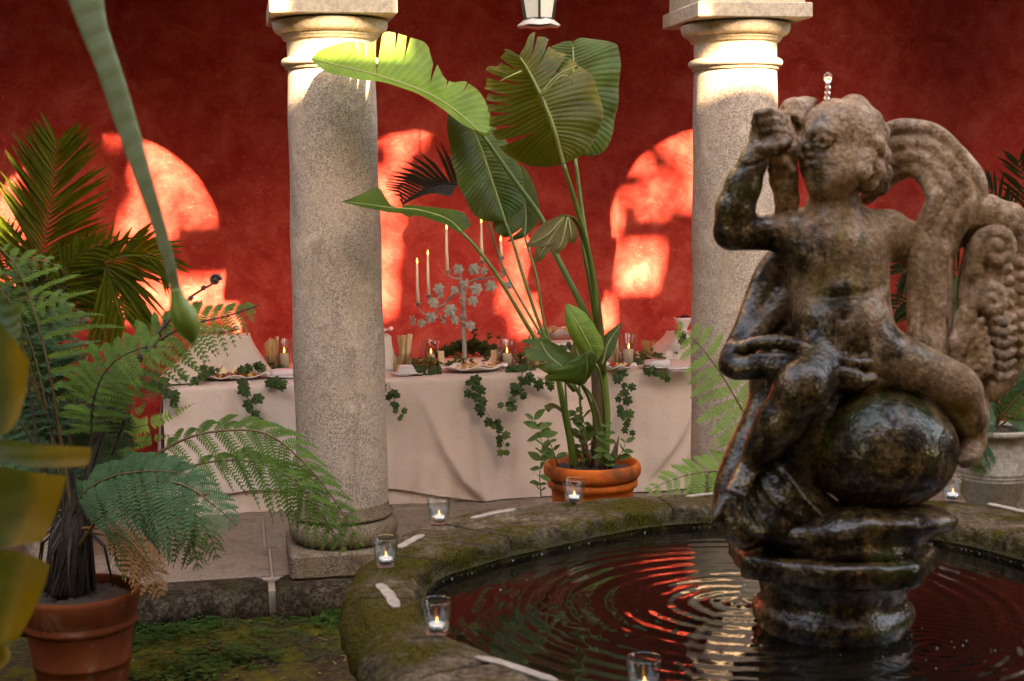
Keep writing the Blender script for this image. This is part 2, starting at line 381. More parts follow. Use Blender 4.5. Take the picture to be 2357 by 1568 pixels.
# ================================================================ COLUMNS
def make_column(x, label):
    y = 6.56; t = thing('stone_column', (x, y, 0), label, 'column', 'granite columns of the arcade'); c = (x, y, 0)
    MB().box((x-.262, y-.262, 0.002), (x+.262, y+.262, .118), .012).build('plinth', M_BASE, t, False)
    a = np.linspace(-1.45, 1.5, 12)
    tor = [(.19, .1185)]+[(.197+.056*math.cos(q), .176+.058*math.sin(q)) for q in a]+[(.226, .236), (.229, .246), (.222, .256), (.214, .27), (.210, .3)]
    wobble = lambda an, z: .006*np.sin(an*3+z*9)+.004*np.sin(an*7+z*31)
    MB().lathe(tor, c, 64, wobble).build('base_moulding', M_BASE, t)
    z0, z1 = .285, 2.305
    sh = [(.2095-.012*max(0, (q-.3)/.7)**1.3+.0025*math.sin(q*23), z0+(z1-z0)*q) for q in np.linspace(0, 1, 40)]
    MB().lathe(sh, c, 64, lambda an, z: .003*np.sin(an*2+z*2)+.002*np.sin(an*5-z*7)).build('shaft', M_COL, t)
    b = np.linspace(-1.5, 1.5, 9)
    ring = [(.19, 2.28), (.206, 2.283), (.206, 2.296)]+[(.205+.019*math.cos(q), 2.315+.019*math.sin(q)) for q in b]+[(.198, 2.337), (.19, 2.34)]
    MB().lathe(ring, c, 64).build('neck_ring', M_CAP, t)
    cap = [(.197, 2.335), (.196, 2.40), (.199, 2.412), (.212, 2.414), (.213, 2.426), (.221, 2.428), (.222, 2.437), (.226, 2.439)]
    cap += [(.226+.034*math.sin(q), 2.485-.046*math.cos(q)) for q in np.linspace(.1, 1.75, 9)]+[(.2, 2.507)]
    kp = MB().lathe(cap, c, 64, lambda an, z: .004*np.sin(an*4+z*40)).build('capital', M_CAP, t)
    MB().box((x-.276, y-.276, 2.503), (x+.276, y+.276, 2.573), .005).build('abacus', M_CAP, kp, False)
    MB().box((x-.255, y-.235, 2.572), (x+.255, y+.235, SPR+.001), .003).build('impost', M_CAP, t, False)
    return t
col0 = make_column(XC, 'granite column on square plinth with fern fronds hanging before its foot')
def copy_tree(o, loc, label=None):
    c = o.copy(); COL.objects.link(c); c.location = loc
    if label: c['label'] = label
    for ch in o.children:
        d = ch.copy(); COL.objects.link(d); d.parent = c
        for g in ch.children:
            e = g.copy(); COL.objects.link(e); e.parent = d
    return c
bpy.context.view_layer.update()
for k, lb in ((1, 'granite column rising directly behind the fountain figure'), (-1, 'granite column just beyond the left edge of the picture'), (2, 'granite column just beyond the right edge of the picture')):
    copy_tree(col0, (XC+BAY*k+(.1 if k == 2 else 0), 6.56, 0), lb)

# ================================================================ LANTERN in the crown of the middle arch
def make_lantern():
    c = V3(aty(1240, 60, 6.5)); x, y, z = c; t = thing('hanging_lantern', (x, y, z), 'tapered glass lantern with dark green metal frame hanging under the arch', 'lantern')
    gm = plain('green_painted_metal', (.055, .075, .06), .5, .3, 60); M_LG = plain('frosted_lantern_pane', (.62, .60, .52), .35, .05, 5)
    def sq(r, h, n=6): a = np.arange(n)*2*math.pi/n+.35; return np.stack([x+r*np.cos(a), y+r*np.sin(a), np.full(n, z+h)], 1)
    fl = plain('pale_tin', (.45, .43, .38), .5, .2, 40)
    b = MB().grid(np.array([sq(.05, .004, 12), sq(.10, 0, 12)*1.0, sq(.098, .006, 12), sq(.075, .022, 12), sq(.07, .028, 12)]), wrap=True); G = b.v[0].reshape(5, 12, 3)
    G[1, ::2, 2] -= .006; G[2, ::2, 2] -= .006; b.v[0] = G.reshape(-1, 3)
    b.build('scalloped_base', fl, t)
    for i in range(6):
        lo, hi = sq(.072, .028), sq(.118, .30); j = (i+1) % 6
        MB().tube([lo[i], hi[i]], .006, 6).build('frame_bar', gm, t)
        MB().tube([lo[i], lo[j]], .006, 6).build('frame_bar', gm, t); MB().tube([hi[i], hi[j]], .007, 6).build('frame_bar', gm, t)
        ctr = V3(x, y, 0); q = np.array([[lo[i], lo[j]], [hi[i], hi[j]]]); q[..., :2] = ctr[:2]+(q[..., :2]-ctr[:2])*.97
        MB().grid(q).build('pane', M_LG, t, False)
    MB().lathe([(.135, .30), (.13, .315), (.06, .40), (.03, .42), (.03, .45), (.012, .47), (.01, .5)], c, 24).build('lantern_cap', gm, t)
    MB().tube([c+V3(0, 0, .49), V3(x, y, SPR+AR+.1)], .006, 6).build('chain', gm, t)
make_lantern()

# ================================================================ SCULPTING: signed distance fields -> surface nets
def surface_nets(d, org, h):
    s = d < 0; nx, ny, nz = d.shape; C = np.zeros((nx-1, ny-1, nz-1), np.int8)
    for i in (0, 1):
        for j in (0, 1):
            for k in (0, 1): C += s[i:nx-1+i, j:ny-1+j, k:nz-1+k]
    act = (C > 0) & (C < 8); idx = np.argwhere(act); N = len(idx)
    imap = np.full(act.shape, -1, np.int64); imap[act] = np.arange(N)
    acc = np.zeros((N, 3)); cnt = np.zeros(N); cor = [(i, j, k) for i in (0, 1) for j in (0, 1) for k in (0, 1)]
    dv = {c: d[idx[:, 0]+c[0], idx[:, 1]+c[1], idx[:, 2]+c[2]] for c in cor}
    for a in cor:
        for ax in range(3):
            if a[ax]: continue
            b = list(a); b[ax] = 1; b = tuple(b); da, db = dv[a], dv[b]; x = (da < 0) != (db < 0)
            t = np.where(x, da/np.where(x, da-db, 1), 0); p = np.array(a, float)[None]+np.zeros((N, 3)); p[:, ax] += t
            acc[x] += p[x]; cnt[x] += 1
    verts = org+h*(idx+acc/cnt[:, None]); faces = []
    for ax in range(3):
        o = [q for q in range(3) if q != ax]
        A = s; sl0 = [slice(None)]*3; sl1 = [slice(None)]*3; sl0[ax] = slice(0, -1); sl1[ax] = slice(1, None)
        e = A[tuple(sl0)] != A[tuple(sl1)]; P = np.argwhere(e)
        P = P[(P[:, o[0]] >= 1) & (P[:, o[1]] >= 1) & (P[:, o[0]] < d.shape[o[0]]-1) & (P[:, o[1]] < d.shape[o[1]]-1)]
        ins = A[P[:, 0], P[:, 1], P[:, 2]]
        def cell(d0, d1):
            q = P.copy(); q[:, o[0]] += d0; q[:, o[1]] += d1; return imap[q[:, 0], q[:, 1], q[:, 2]]
        Q = np.stack([cell(-1, -1), cell(0, -1), cell(0, 0), cell(-1, 0)], 1)
        fl = ins if ax != 1 else ~ins
        Q[~fl] = Q[~fl][:, ::-1]; faces.append(Q)
    return verts, np.vstack(faces)
D0 = float(np.dot(V3(1.39, 3.14, 1.2)-CAM, FW)); PXM = D0/F/.98208*1.0
K = .98208
O_ = CAM+FW*D0
def sp(x, y, w):
    """point of the figure: photograph column x, row y, w millimetre-like units in front of the figure's axis -> figure frame"""
    p = atd(x*K, y*K, D0-w*PXM)-O_
    return V3(p@RT, p@UP, -(p@FW))
class SDF:
    def __init__(s, lo, hi, h=.005):
        s.lo, s.h = V3(lo), h; s.n = np.ceil((V3(hi)-s.lo)/h).astype(int)+1
        s.d = np.full(s.n, 9., np.float32); s.ax = [s.lo[i]+h*np.arange(s.n[i]) for i in range(3)]
    def _reg(s, lo, hi):
        a = np.clip(np.floor((lo-s.lo)/s.h).astype(int), 0, s.n); b = np.clip(np.ceil((hi-s.lo)/s.h).astype(int)+1, 0, s.n)
        sl = tuple(slice(a[i], b[i]) for i in range(3))
        g = np.ogrid[sl]; return sl, [s.ax[i][sl[i]].reshape([-1 if q == i else 1 for q in range(3)]) for i in range(3)]
    def _put(s, sl, e, k, sub):
        o = s.d[sl]
        if sub:
            e = -e; hh = np.maximum(k-np.abs(o-e), 0)/k if k > 0 else 0; s.d[sl] = np.maximum(o, e)+hh*hh*k*.25
        else:
            hh = np.maximum(k-np.abs(o-e), 0)/k if k > 0 else 0; s.d[sl] = np.minimum(o, e)-hh*hh*k*.25
    def cone(s, a, b, ra, rb, k=15, sub=False):
        a, b = sp(*a), sp(*b); ra, rb, k = ra*PXM, rb*PXM, k*PXM; m = max(ra, rb)+k+3*s.h
        sl, (x, y, z) = s._reg(np.minimum(a, b)-m, np.maximum(a, b)+m); ba = b-a; L = max(ba@ba, 1e-12)
        t = np.clip(((x-a[0])*ba[0]+(y-a[1])*ba[1]+(z-a[2])*ba[2])/L, 0, 1)
        e = np.sqrt((x-a[0]-t*ba[0])**2+(y-a[1]-t*ba[1])**2+(z-a[2]-t*ba[2])**2)-(ra+(rb-ra)*t)
        s._put(sl, e, k, sub)
    def chain(s, pts, k=10, sub=False, n=None):
        P = np.array(pts, float)
        if n: P = spline(P, n)
        for p, q in zip(P[:-1], P[1:]): s.cone(p[:3], q[:3], p[3], q[3], k, sub)
    def ball(s, c, r, k=15, sub=False): s.ell(c, (r, r, r), k, sub)
    def ell(s, c, r, k=15, sub=False, rot=0):
        c = sp(*c); r = V3(r)*PXM; k = k*PXM; m = max(r)+k+3*s.h; sl, (x, y, z) = s._reg(c-m, c+m)
        dx, dy, dz = x-c[0], y-c[1], z-c[2]
        if rot: ct, st = math.cos(rot), math.sin(rot); dx, dy = dx*ct+dy*st, -dx*st+dy*ct
        k0 = np.sqrt((dx/r[0])**2+(dy/r[1])**2+(dz/r[2])**2); k1 = np.sqrt((dx/r[0]**2)**2+(dy/r[1]**2)**2+(dz/r[2]**2)**2)
        s._put(sl, k0*(k0-1)/np.maximum(k1, 1e-9), k, sub)
    def spiral(s, c, R, tube, turns=1.6, a0=0., sg=1, k=6):
        n = int(16*turns); P = []
        for i in range(n+1):
            q = i/n; a = a0+sg*q*turns*2*math.pi; r = R*(1-q*.86); P.append((c[0]+r*math.cos(a), c[1]-r*math.sin(a), c[2]+10*q, tube*(1-.45*q)))
        s.chain(P, k)
    def rough(s, amp=1.2, f=60):
        x, y, z = np.ix_(*s.ax); n = np.sin(x*f*1.1+1.3*np.sin(y*f*.7))*np.sin(y*f+1.7*np.sin(z*f*.6))*np.sin(z*f*.9+np.sin(x*f*.8))
        s.d += (n*amp*PXM).astype(np.float32)
    def mesh(s):
        v, f = surface_nets(s.d, s.lo, s.h); wv = O_+v[:, :1]*RT+v[:, 1:2]*UP-v[:, 2:3]*FW
        m = MB(); m.add(wv, f.tolist()); return m

def m_statue(name, dry=.0, moss=.5):
    k = NT(name); a = k.noise(75, 5, .7); b = k.noise(5, 6, .62, .6); c2 = k.noise(15, 7, .66, .5); d = k.noise(230, 3, .7); e = k.noise(4.2, 5, .6, .6); pit = k.vor(95)
    run = k.noise(1.0, 5, .6, .3, vec=k.mapv((17, 17, 2.6)))
    x = k.xyz()
    # wet mix: darker and glossier toward the bottom and the left, drier and paler upper right
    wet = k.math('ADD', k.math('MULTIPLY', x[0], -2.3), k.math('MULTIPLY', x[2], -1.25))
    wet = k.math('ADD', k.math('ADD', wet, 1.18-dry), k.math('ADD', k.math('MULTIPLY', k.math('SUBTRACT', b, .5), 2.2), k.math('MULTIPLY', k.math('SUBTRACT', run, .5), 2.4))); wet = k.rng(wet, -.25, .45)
    mixn = k.math('ADD', k.math('MULTIPLY', c2, .36), k.math('ADD', k.math('MULTIPLY', a, .36), k.math('MULTIPLY', run, .28)))
    dryc = k.ramp(mixn, [(.40, (.13, .062, .026)), (.47, (.29, .155, .078)), (.53, (.47, .285, .18)), (.61, (.66, .45, .33))])
    dryc = k.mix(k.rng(b, .38, .56, .6, 0), dryc, (.10, .050, .020))
    dryc = k.mix(k.rng(e, .53, .62, 0, .7), dryc, k.mix(a, (.09, .046, .003), (.25, .145, .008)))
    dryc = k.mix(k.rng(run, .55, .64, 0, .6), dryc, (.035, .018, .008))
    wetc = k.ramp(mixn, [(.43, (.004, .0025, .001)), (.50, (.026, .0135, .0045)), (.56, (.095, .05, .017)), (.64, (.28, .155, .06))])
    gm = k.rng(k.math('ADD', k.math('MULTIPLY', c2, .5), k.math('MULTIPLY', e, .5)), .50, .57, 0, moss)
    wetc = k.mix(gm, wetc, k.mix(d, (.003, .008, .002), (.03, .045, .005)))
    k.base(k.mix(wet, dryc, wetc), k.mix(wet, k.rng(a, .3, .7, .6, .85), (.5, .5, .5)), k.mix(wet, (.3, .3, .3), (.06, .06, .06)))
    k.t.links.new(k.math('MULTIPLY', wet, k.rng(c2, .40, .56, .15, 1.0)), k.b.inputs['Coat Weight']); k.b.inputs['Coat Roughness'].default_value = .13
    h = k.math('ADD', k.math('MULTIPLY', c2, .10), k.math('ADD', k.math('MULTIPLY', a, .34), k.math('ADD', k.math('MULTIPLY', d, .2), k.math('MULTIPLY', pit, .35)))); k.bump(h, .9, .008)
    cn = k.n('Bump', Strength=.55, Distance=.004); k.t.links.new(k.math('ADD', k.math('MULTIPLY', a, .5), k.math('MULTIPLY', pit, .5)), cn.inputs['Height']); k.t.links.new(cn.outputs[0], k.b.inputs['Coat Normal']); return k.m
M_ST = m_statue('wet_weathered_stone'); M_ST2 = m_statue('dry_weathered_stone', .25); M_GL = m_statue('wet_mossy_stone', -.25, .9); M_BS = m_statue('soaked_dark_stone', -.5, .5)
FC = V3(1.39, 3.14, .685)
fig = thing('fountain_figure', FC, 'weathered stone putto seated on a globe blowing a conch, wet and mossy', 'statue')

def build_body():
    s = SDF(sp(1640, 1230, -190), sp(2340, 205, 230), .0048); s = SDF(np.minimum(sp(1640, 1230, -190), sp(1640, 1230, 230)), np.maximum(sp(2330, 205, -190), sp(2330, 205, 230)), .0048)
    # trunk
    s.ell((1957, 590, 0), (124, 104, 84)); s.ell((1966, 672, 6), (114, 92, 82), 30); s.ell((1974, 752, 22), (112, 98, 92), 30); s.ell((1982, 832, 10), (124, 68, 92), 30)
    s.cone((1856, 545, 8), (2074, 548, -6), 46, 52, 34)
    s.ell((1910, 590, 54), (46, 42, 30), 34); s.ell((2002, 590, 56), (50, 44, 30), 34)
    s.chain([(1890, 690, 84, 3), (1950, 700, 96, 4), (2020, 692, 94, 4), (2070, 672, 70, 3)], 22, True)
    s.ell((1975, 770, 70), (74, 62, 46), 26); s.ball((1978, 742, 122), 8, 14, True); s.cone((1955, 580, 92), (1962, 650, 96), 2, 2, 26, True)
    s.chain([(1880, 828, 96, 6), (1970, 846, 118, 7), (2060, 812, 92, 6)], 14, True)
    # neck and head, turned to the left and a little up
    s.cone((1950, 425, 8), (1954, 500, 0), 50, 62, 26); s.chain([(1892, 480, 60, 4), (1945, 487, 74, 5), (2000, 478, 62, 4)], 10, True)
    s.ell((1988, 328, 12), (84, 88, 88)); s.ell((1948, 372, 34), (66, 82, 70), 24); s.ell((1934, 306, 44), (58, 58, 58), 20)
    s.ell((1962, 402, 68), (54, 50, 42), 22); s.ell((1922, 436, 52), (30, 24, 30), 22); s.ell((1905, 385, 55), (30, 34, 34), 22)
    s.cone((1904, 312, 74), (1884, 338, 74), 10, 13, 12); s.ball((1878, 340, 72), 10, 6); s.ball((1895, 346, 86), 9, 7)
    s.cone((1882, 362, 72), (1902, 366, 88), 8, 7, 8); s.cone((1884, 384, 68), (1904, 384, 84), 9, 8, 8); s.cone((1878, 373, 78), (1904, 375, 92), 4, 4, 5, True)
    s.ell((1925, 331, 104), (26, 15, 14), 16, True); s.ell((1927, 333, 92), (19, 12, 12), 3); s.chain([(1906, 330, 96, 4), (1925, 322, 106, 5), (1946, 330, 102, 4)], 4)
    s.chain([(1909, 339, 96, 3.5), (1927, 344, 104, 4), (1945, 338, 101, 3)], 4); s.chain([(1900, 312, 84, 7), (1922, 303, 100, 8), (1954, 312, 100, 7)], 14)
    s.ell((1888, 318, 44), (14, 10, 14), 10, True)
    # curls
    R = random.Random(4)
    for (x, y, z, r) in [(2012, 262, 40, 30), (2040, 285, 42, 28), (2058, 312, 40, 26), (2048, 340, 72, 25), (2062, 365, 46, 26), (2032, 372, 88, 22), (2050, 398, 66, 25), (2022, 402, 92, 20), (2066, 408, 20, 26), (2036, 425, 60, 22), (2060, 436, 10, 24), (2030, 322, 78, 20), (2040, 300, -10, 34), (2055, 360, -20, 34), (2030, 420, -20, 34), (2000, 262, -20, 40), (1950, 268, 0, 36), (2014, 430, 40, 20)]:
        s.ball((x, y, z), r, 7)
        a = R.uniform(0, 6.3); s.chain([(x+r*.62*math.cos(a+q), y+r*.62*math.sin(a+q), z+r*.8, 2.6) for q in (0, .9, 1.8, 2.7, 3.6)], 3, True); s.ball((x, y, z+r*.95), 4.5, 4, True)
    s.ell((1972, 300, 30), (74, 60, 76), 20)
    s.ball((1937, 244, 30), 14, 6, True)
    # raised arm and hand
    s.cone((1850, 540, 12), (1716, 548, 34), 46, 37, 26); s.chain([(1712, 540, 36, 38), (1722, 490, 46, 41), (1742, 435, 56, 38), (1766, 378, 70, 29), (1776, 355, 76, 27)], 16)
    s.chain([(1742, 392, 92, 3), (1772, 385, 100, 3), (1800, 372, 88, 3)], 5, True)
    s.ell((1790, 318, 78), (32, 38, 26), 16)
    for i in range(4):
        x, y = 1766+5*i, 282+17*i
        s.chain([(x+6, y+6, 92-4*i, 12.5), (x+12, y-14+3*i, 112-3*i, 12), (x+38, y-20+4*i, 116-3*i, 11), (x+60, y-12+3*i, 98-3*i, 10), (x+64, y-4+3*i, 84, 9)], 4)
    s.chain([(1782, 348, 98, 14), (1806, 346, 112, 13), (1832, 338, 108, 11), (1846, 330, 96, 10)], 5)
    # other arm, reaching back
    s.chain([(2082, 550, -4, 50), (2128, 570, -26, 44), (2168, 610, -54, 38), (2200, 652, -70, 32)], 24)
    # legs
    s.cone((2066, 832, 46), (2232, 896, 88), 66, 46, 30); s.ball((2248, 912, 88), 44, 20); s.chain([(2258, 925, 80, 42), (2272, 975, 56, 38), (2280, 1030, 34, 28)], 18)
    s.chain([(2280, 1042, 34, 27), (2272, 1066, 62, 24), (2262, 1078, 92, 19)], 14)
    for i in range(5): s.cone((2252+9*i, 1074-2*i, 92), (2246+9*i, 1082-2*i, 112), 8, 6, 4)
    s.cone((1922, 850, 52), (1884, 902, 138), 72, 60, 30); s.ball((1880, 912, 140), 56, 18); s.chain([(1866, 935, 134, 55), (1826, 990, 118, 50), (1792, 1042, 104, 40), (1756, 1098, 92, 28)], 20)
    s.chain([(1752, 1106, 92, 27), (1738, 1128, 112, 24), (1722, 1144, 140, 18)], 12)
    for i in range(5): s.cone((1712+9*i, 1142+3*i, 140), (1706+9*i, 1150+3*i, 158), 8, 6, 4)
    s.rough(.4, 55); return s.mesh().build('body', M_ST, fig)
build_body()
def bounds(x0, x1, y0, y1, w0, w1):
    c = [sp(x, y, w) for x in (x0, x1) for y in (y0, y1) for w in (w0, w1)]; return np.min(c, 0), np.max(c, 0)
def build_conch():
    s = SDF(*bounds(1780, 1930, 215, 530, -40, 130), .0045)
    s.chain([(1876, 368, 80, 9), (1856, 352, 80, 18), (1846, 326, 60, 32), (1850, 290, 40, 38), (1862, 262, 26, 32), (1886, 246, 16, 18), (1906, 238, 12, 9)], 8)
    s.chain([(1830, 256, 44, 8), (1860, 284, 72, 8), (1878, 330, 84, 7)], 6, True); s.chain([(1880, 252, 40, 5), (1872, 290, 60, 6), (1870, 320, 76, 5)], 5, True)
    s.chain([(1850, 345, 62, 24), (1838, 380, 52, 26), (1836, 420, 36, 30), (1844, 470, 16, 26), (1848, 505, 0, 22)], 12)
    s.chain([(1796, 382, 62, 7), (1812, 372, 72, 12), (1836, 378, 78, 14), (1852, 398, 74, 12), (1850, 430, 64, 10), (1842, 460, 48, 9)], 5)
    s.chain([(1806, 398, 58, 8), (1822, 432, 52, 10), (1830, 470, 40, 11), (1822, 500, 28, 8)], 5); s.ell((1834, 412, 78), (13, 22, 12), 8, True)
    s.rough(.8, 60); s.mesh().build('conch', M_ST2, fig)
build_conch()
def build_drape():
    s = SDF(*bounds(1650, 2330, 255, 1290, -130, 180), .0052)
    ch = lambda p, k=7, n=None: s.chain(p, k, False, n or 3*len(p))
    def ribbon(O, I, dz, n=7, r=15, k=6):
        O, I = spline(O, 22), spline(I, 22)
        for j in range(n):
            f = j/(n-1); P = O*(1-f)+I*f; off = dz[j % len(dz)]; rr = np.full(22, r*(1.15 if off > 0 else .9)); ch(np.c_[P[:, :2], P[:, 2]+off, rr].tolist(), k, 44)
    ribbon([(2028, 345, -55), (2062, 318, -34), (2112, 298, -16), (2188, 310, 0), (2244, 360, 10), (2284, 408, 16), (2296, 444, 8)], [(2030, 462, -60), (2056, 440, -44), (2090, 414, -30), (2138, 394, -8), (2172, 420, 8), (2186, 448, 18), (2196, 470, 20)], (8, -12, 14, -10, 16, -14, 6))
    ribbon([(2298, 452, 4), (2276, 494, 8), (2240, 545, 6), (2218, 610, 0), (2214, 700, -4), (2212, 800, 2), (2206, 850, 8)], [(2196, 456, 20), (2176, 505, 18), (2154, 550, 8), (2146, 610, 4), (2146, 700, 4), (2144, 790, 6), (2140, 850, 12)], (2, 14, -10, 16, -12, 10), 6, 15)
    s.ell((2010, 890, 10), (128, 44, 84), 16); s.ell((2120, 985, -50), (140, 105, 70), 20); s.ell((1900, 1000, 20), (90, 110, 80), 20)
    # cloth on the left, falling from the back and folded over the lap
    ch([(1852, 590, -50, 34), (1806, 640, -44, 32), (1776, 710, -26, 30), (1748, 780, 0, 28), (1722, 826, 24, 26)], 12)
    ch([(1846, 680, -40, 34), (1812, 735, -16, 32), (1764, 788, 10, 26), (1726, 836, 34, 24)], 12); ch([(1840, 640, -56, 34), (1836, 760, -46, 44), (1826, 860, -30, 50)], 14)
    ch([(1716, 822, 34, 22), (1712, 856, 46, 26), (1740, 862, 62, 26), (1800, 858, 88, 26), (1868, 862, 112, 24), (1940, 872, 120, 20), (2010, 884, 112, 16)])
    ch([(1730, 816, 52, 14), (1790, 802, 82, 15), (1850, 806, 102, 16), (1920, 832, 116, 15), (1990, 850, 116, 12), (2040, 848, 100, 10)], 5)
    ch([(1760, 838, 86, 8), (1830, 836, 112, 9), (1900, 856, 124, 8), (1970, 872, 124, 7)], 4); ch([(1950, 890, 112, 14), (2000, 896, 110, 16), (2044, 884, 100, 12)], 6)
    ch([(1806, 870, -20, 46), (1806, 940, -10, 46), (1786, 1000, 6, 46), (1750, 1070, 20, 44), (1722, 1140, 40, 40), (1716, 1200, 60, 40), (1746, 1250, 70, 40)], 14)
    s.ell((1830, 1110, 10), (90, 120, 80), 30); s.ell((1850, 1210, 40), (120, 70, 90), 30); ch([(1700, 1180, 74, 18), (1686, 1206, 84, 13), (1674, 1222, 90, 6)], 8)
    for i, w_ in enumerate((7, 4, 9, 5, 8, 4)): ch([(1804-15*i, 1070+18*i+3*(i % 2), 90, 3), (1836-16*i, 1112+24*i, 122-2*i, w_), (1880-15*i, 1170+19*i-4*(i % 3), 130, w_+2), (1950-12*i, 1238+8*i, 90, 4)], 16)
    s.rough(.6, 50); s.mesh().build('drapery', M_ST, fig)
build_drape()
def build_shield():
    s = SDF(*bounds(2170, 2450, 450, 970, -120, 110), .004)
    s.ell((2330, 720, -18), (86, 208, 50)); s.ell((2300, 860, -10), (62, 84, 46), 20); s.chain([(2196, 600, -50, 34), (2222, 556, -40, 35), (2262, 514, -20, 36), (2312, 496, -4, 37), (2364, 514, 0, 36), (2398, 560, -10, 34), (2404, 640, -20, 32)], 10)
    s.chain([(2300, 500, 34, 6), (2336, 520, 42, 7), (2352, 548, 44, 6)], 8, True)
    s.spiral((2334, 584, 28), 46, 17, 1.5, math.pi*1.02, -1); s.chain([(2288, 588, 28, 17), (2284, 640, 24, 18), (2296, 690, 20, 18)], 8)
    s.spiral((2322, 706, 34), 40, 16, 1.4, math.pi*1.02, -1); s.chain([(2284, 700, 32, 17), (2264, 742, 26, 22), (2248, 800, 20, 24), (2246, 850, 16, 20), (2264, 890, 16, 19), (2296, 930, 8, 16)], 8)
    s.spiral((2288, 868, 44), 27, 10, 1.4, 0, 1, 4)
    for i in range(5): s.chain([(2300+6*i, 752+22*i, 44, 9), (2278+8*i, 790+20*i, 48, 11), (2260+10*i, 828+14*i, 40, 6)], 3)
    for i in range(8): s.ball((2362+4*math.sin(i), 630+28*i, 36), 12, 4); s.ball((2394, 618+30*i, 22), 13, 4)
    for i in range(6): s.chain([(2330, 745+26*i, 40, 8), (2350, 756+26*i, 44, 10), (2376, 744+26*i, 34, 8)], 3)
    s.chain([(2330, 760, 46, 5), (2336, 880, 44, 5)], 4, True); s.chain([(2320, 905, 30, 12), (2300, 940, 20, 12), (2312, 955, 10, 9)], 6)
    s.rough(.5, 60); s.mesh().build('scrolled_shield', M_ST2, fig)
build_shield()
def build_globe():
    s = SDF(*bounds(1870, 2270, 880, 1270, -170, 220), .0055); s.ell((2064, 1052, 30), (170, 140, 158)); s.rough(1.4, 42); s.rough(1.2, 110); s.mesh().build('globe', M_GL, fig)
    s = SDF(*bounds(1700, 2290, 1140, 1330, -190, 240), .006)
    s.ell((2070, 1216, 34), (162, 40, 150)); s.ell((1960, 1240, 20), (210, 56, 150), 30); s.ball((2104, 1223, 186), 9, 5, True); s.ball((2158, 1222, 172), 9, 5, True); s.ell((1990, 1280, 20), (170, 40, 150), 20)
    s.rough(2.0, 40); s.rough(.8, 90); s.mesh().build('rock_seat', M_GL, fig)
build_globe()
def build_plinth():
    c = V3(FC); m = MB(); a0 = math.radians(18); ang = a0+np.arange(8)*math.pi/4; rr = np.array([.27, .25, .275, .25, .272, .25, .28, .245])
    def ringp(r, z, wob=0): return [(c[0]+q*r*math.cos(t), c[1]+q*r*math.sin(t), z) for q, t in zip(rr/.27, ang)]
    def sub(pts):
        out = []
        for p, q in zip(pts, pts[1:]+pts[:1]):
            for t in (0, .08, .3, .5, .7, .92): out.append(V3(p)*(1-t)+V3(q)*t)
        return out
    rings = [sub(ringp(r, z)) for r, z in ((.02, .893), (.245, .892), (.262, .888), (.268, .876), (.268, .842), (.258, .834), (.2, .832))]
    G = np.array(rings)[::-1]; G += .004*np.sin(G[..., [1, 2, 0]]*61)*np.array([1, 1, .5]); m.grid(G, wrap=True); m.build('slab', M_BS, fig)
    MB().lathe([(.02, .834), (.205, .834), (.198, .82), (.178, .80), (.172, .765), (.176, .745), (.188, .738), (.194, .722), (.19, .705), (.18, .69), (.175, .60)][::-1], (c[0], c[1], 0), 48, lambda an, z: .012*np.sin(an*5+z*30)).build('pedestal', M_BS, fig)
build_plinth()

# ================================================================ FOUNTAIN BASIN AND WATER
RIMZ, WATZ = .75, .685
OUT = [(.284, 2.805), (.228, 3.19), (.231, 3.449), (.27, 3.70), (.40, 4.00), (.58, 4.25), (.93, 4.385), (1.52, 4.37), (1.95, 4.24), (2.24, 4.05), (2.42, 3.75), (2.50, 3.2), (2.36, 2.6), (1.95, 2.15), (1.4, 1.98), (.9, 2.05), (.47, 2.42)]
INN = [(.63, 2.76), (.44, 3.12), (.415, 3.31), (.44, 3.54), (.502, 3.71), (.62, 3.815), (.80, 3.935), (1.30, 4.155), (1.72, 4.03), (2.00, 3.78), (2.12, 3.50), (2.16, 3.15), (2.04, 2.72), (1.72, 2.4), (1.32, 2.28), (.98, 2.40), (.76, 2.6)]
def closed(P, n):
    P = np.array(P); Q = np.vstack([P[-3:], P, P[:4]]); c = spline(Q, 1200)
    i0 = np.argmin(np.linalg.norm(c[:500]-P[0], axis=1)); i1 = 600+np.argmin(np.linalg.norm(c[600:]-P[0], axis=1)); c = c[i0:i1+1]
    L = np.r_[0, np.cumsum(np.linalg.norm(np.diff(c, axis=0), axis=1))]; s = np.linspace(0, L[-1], n, endpoint=False)
    return np.stack([np.interp(s, L, c[:, k]) for k in (0, 1)], 1)
NR = 360
IN = closed(INN, NR); OU = closed(OUT, 720)
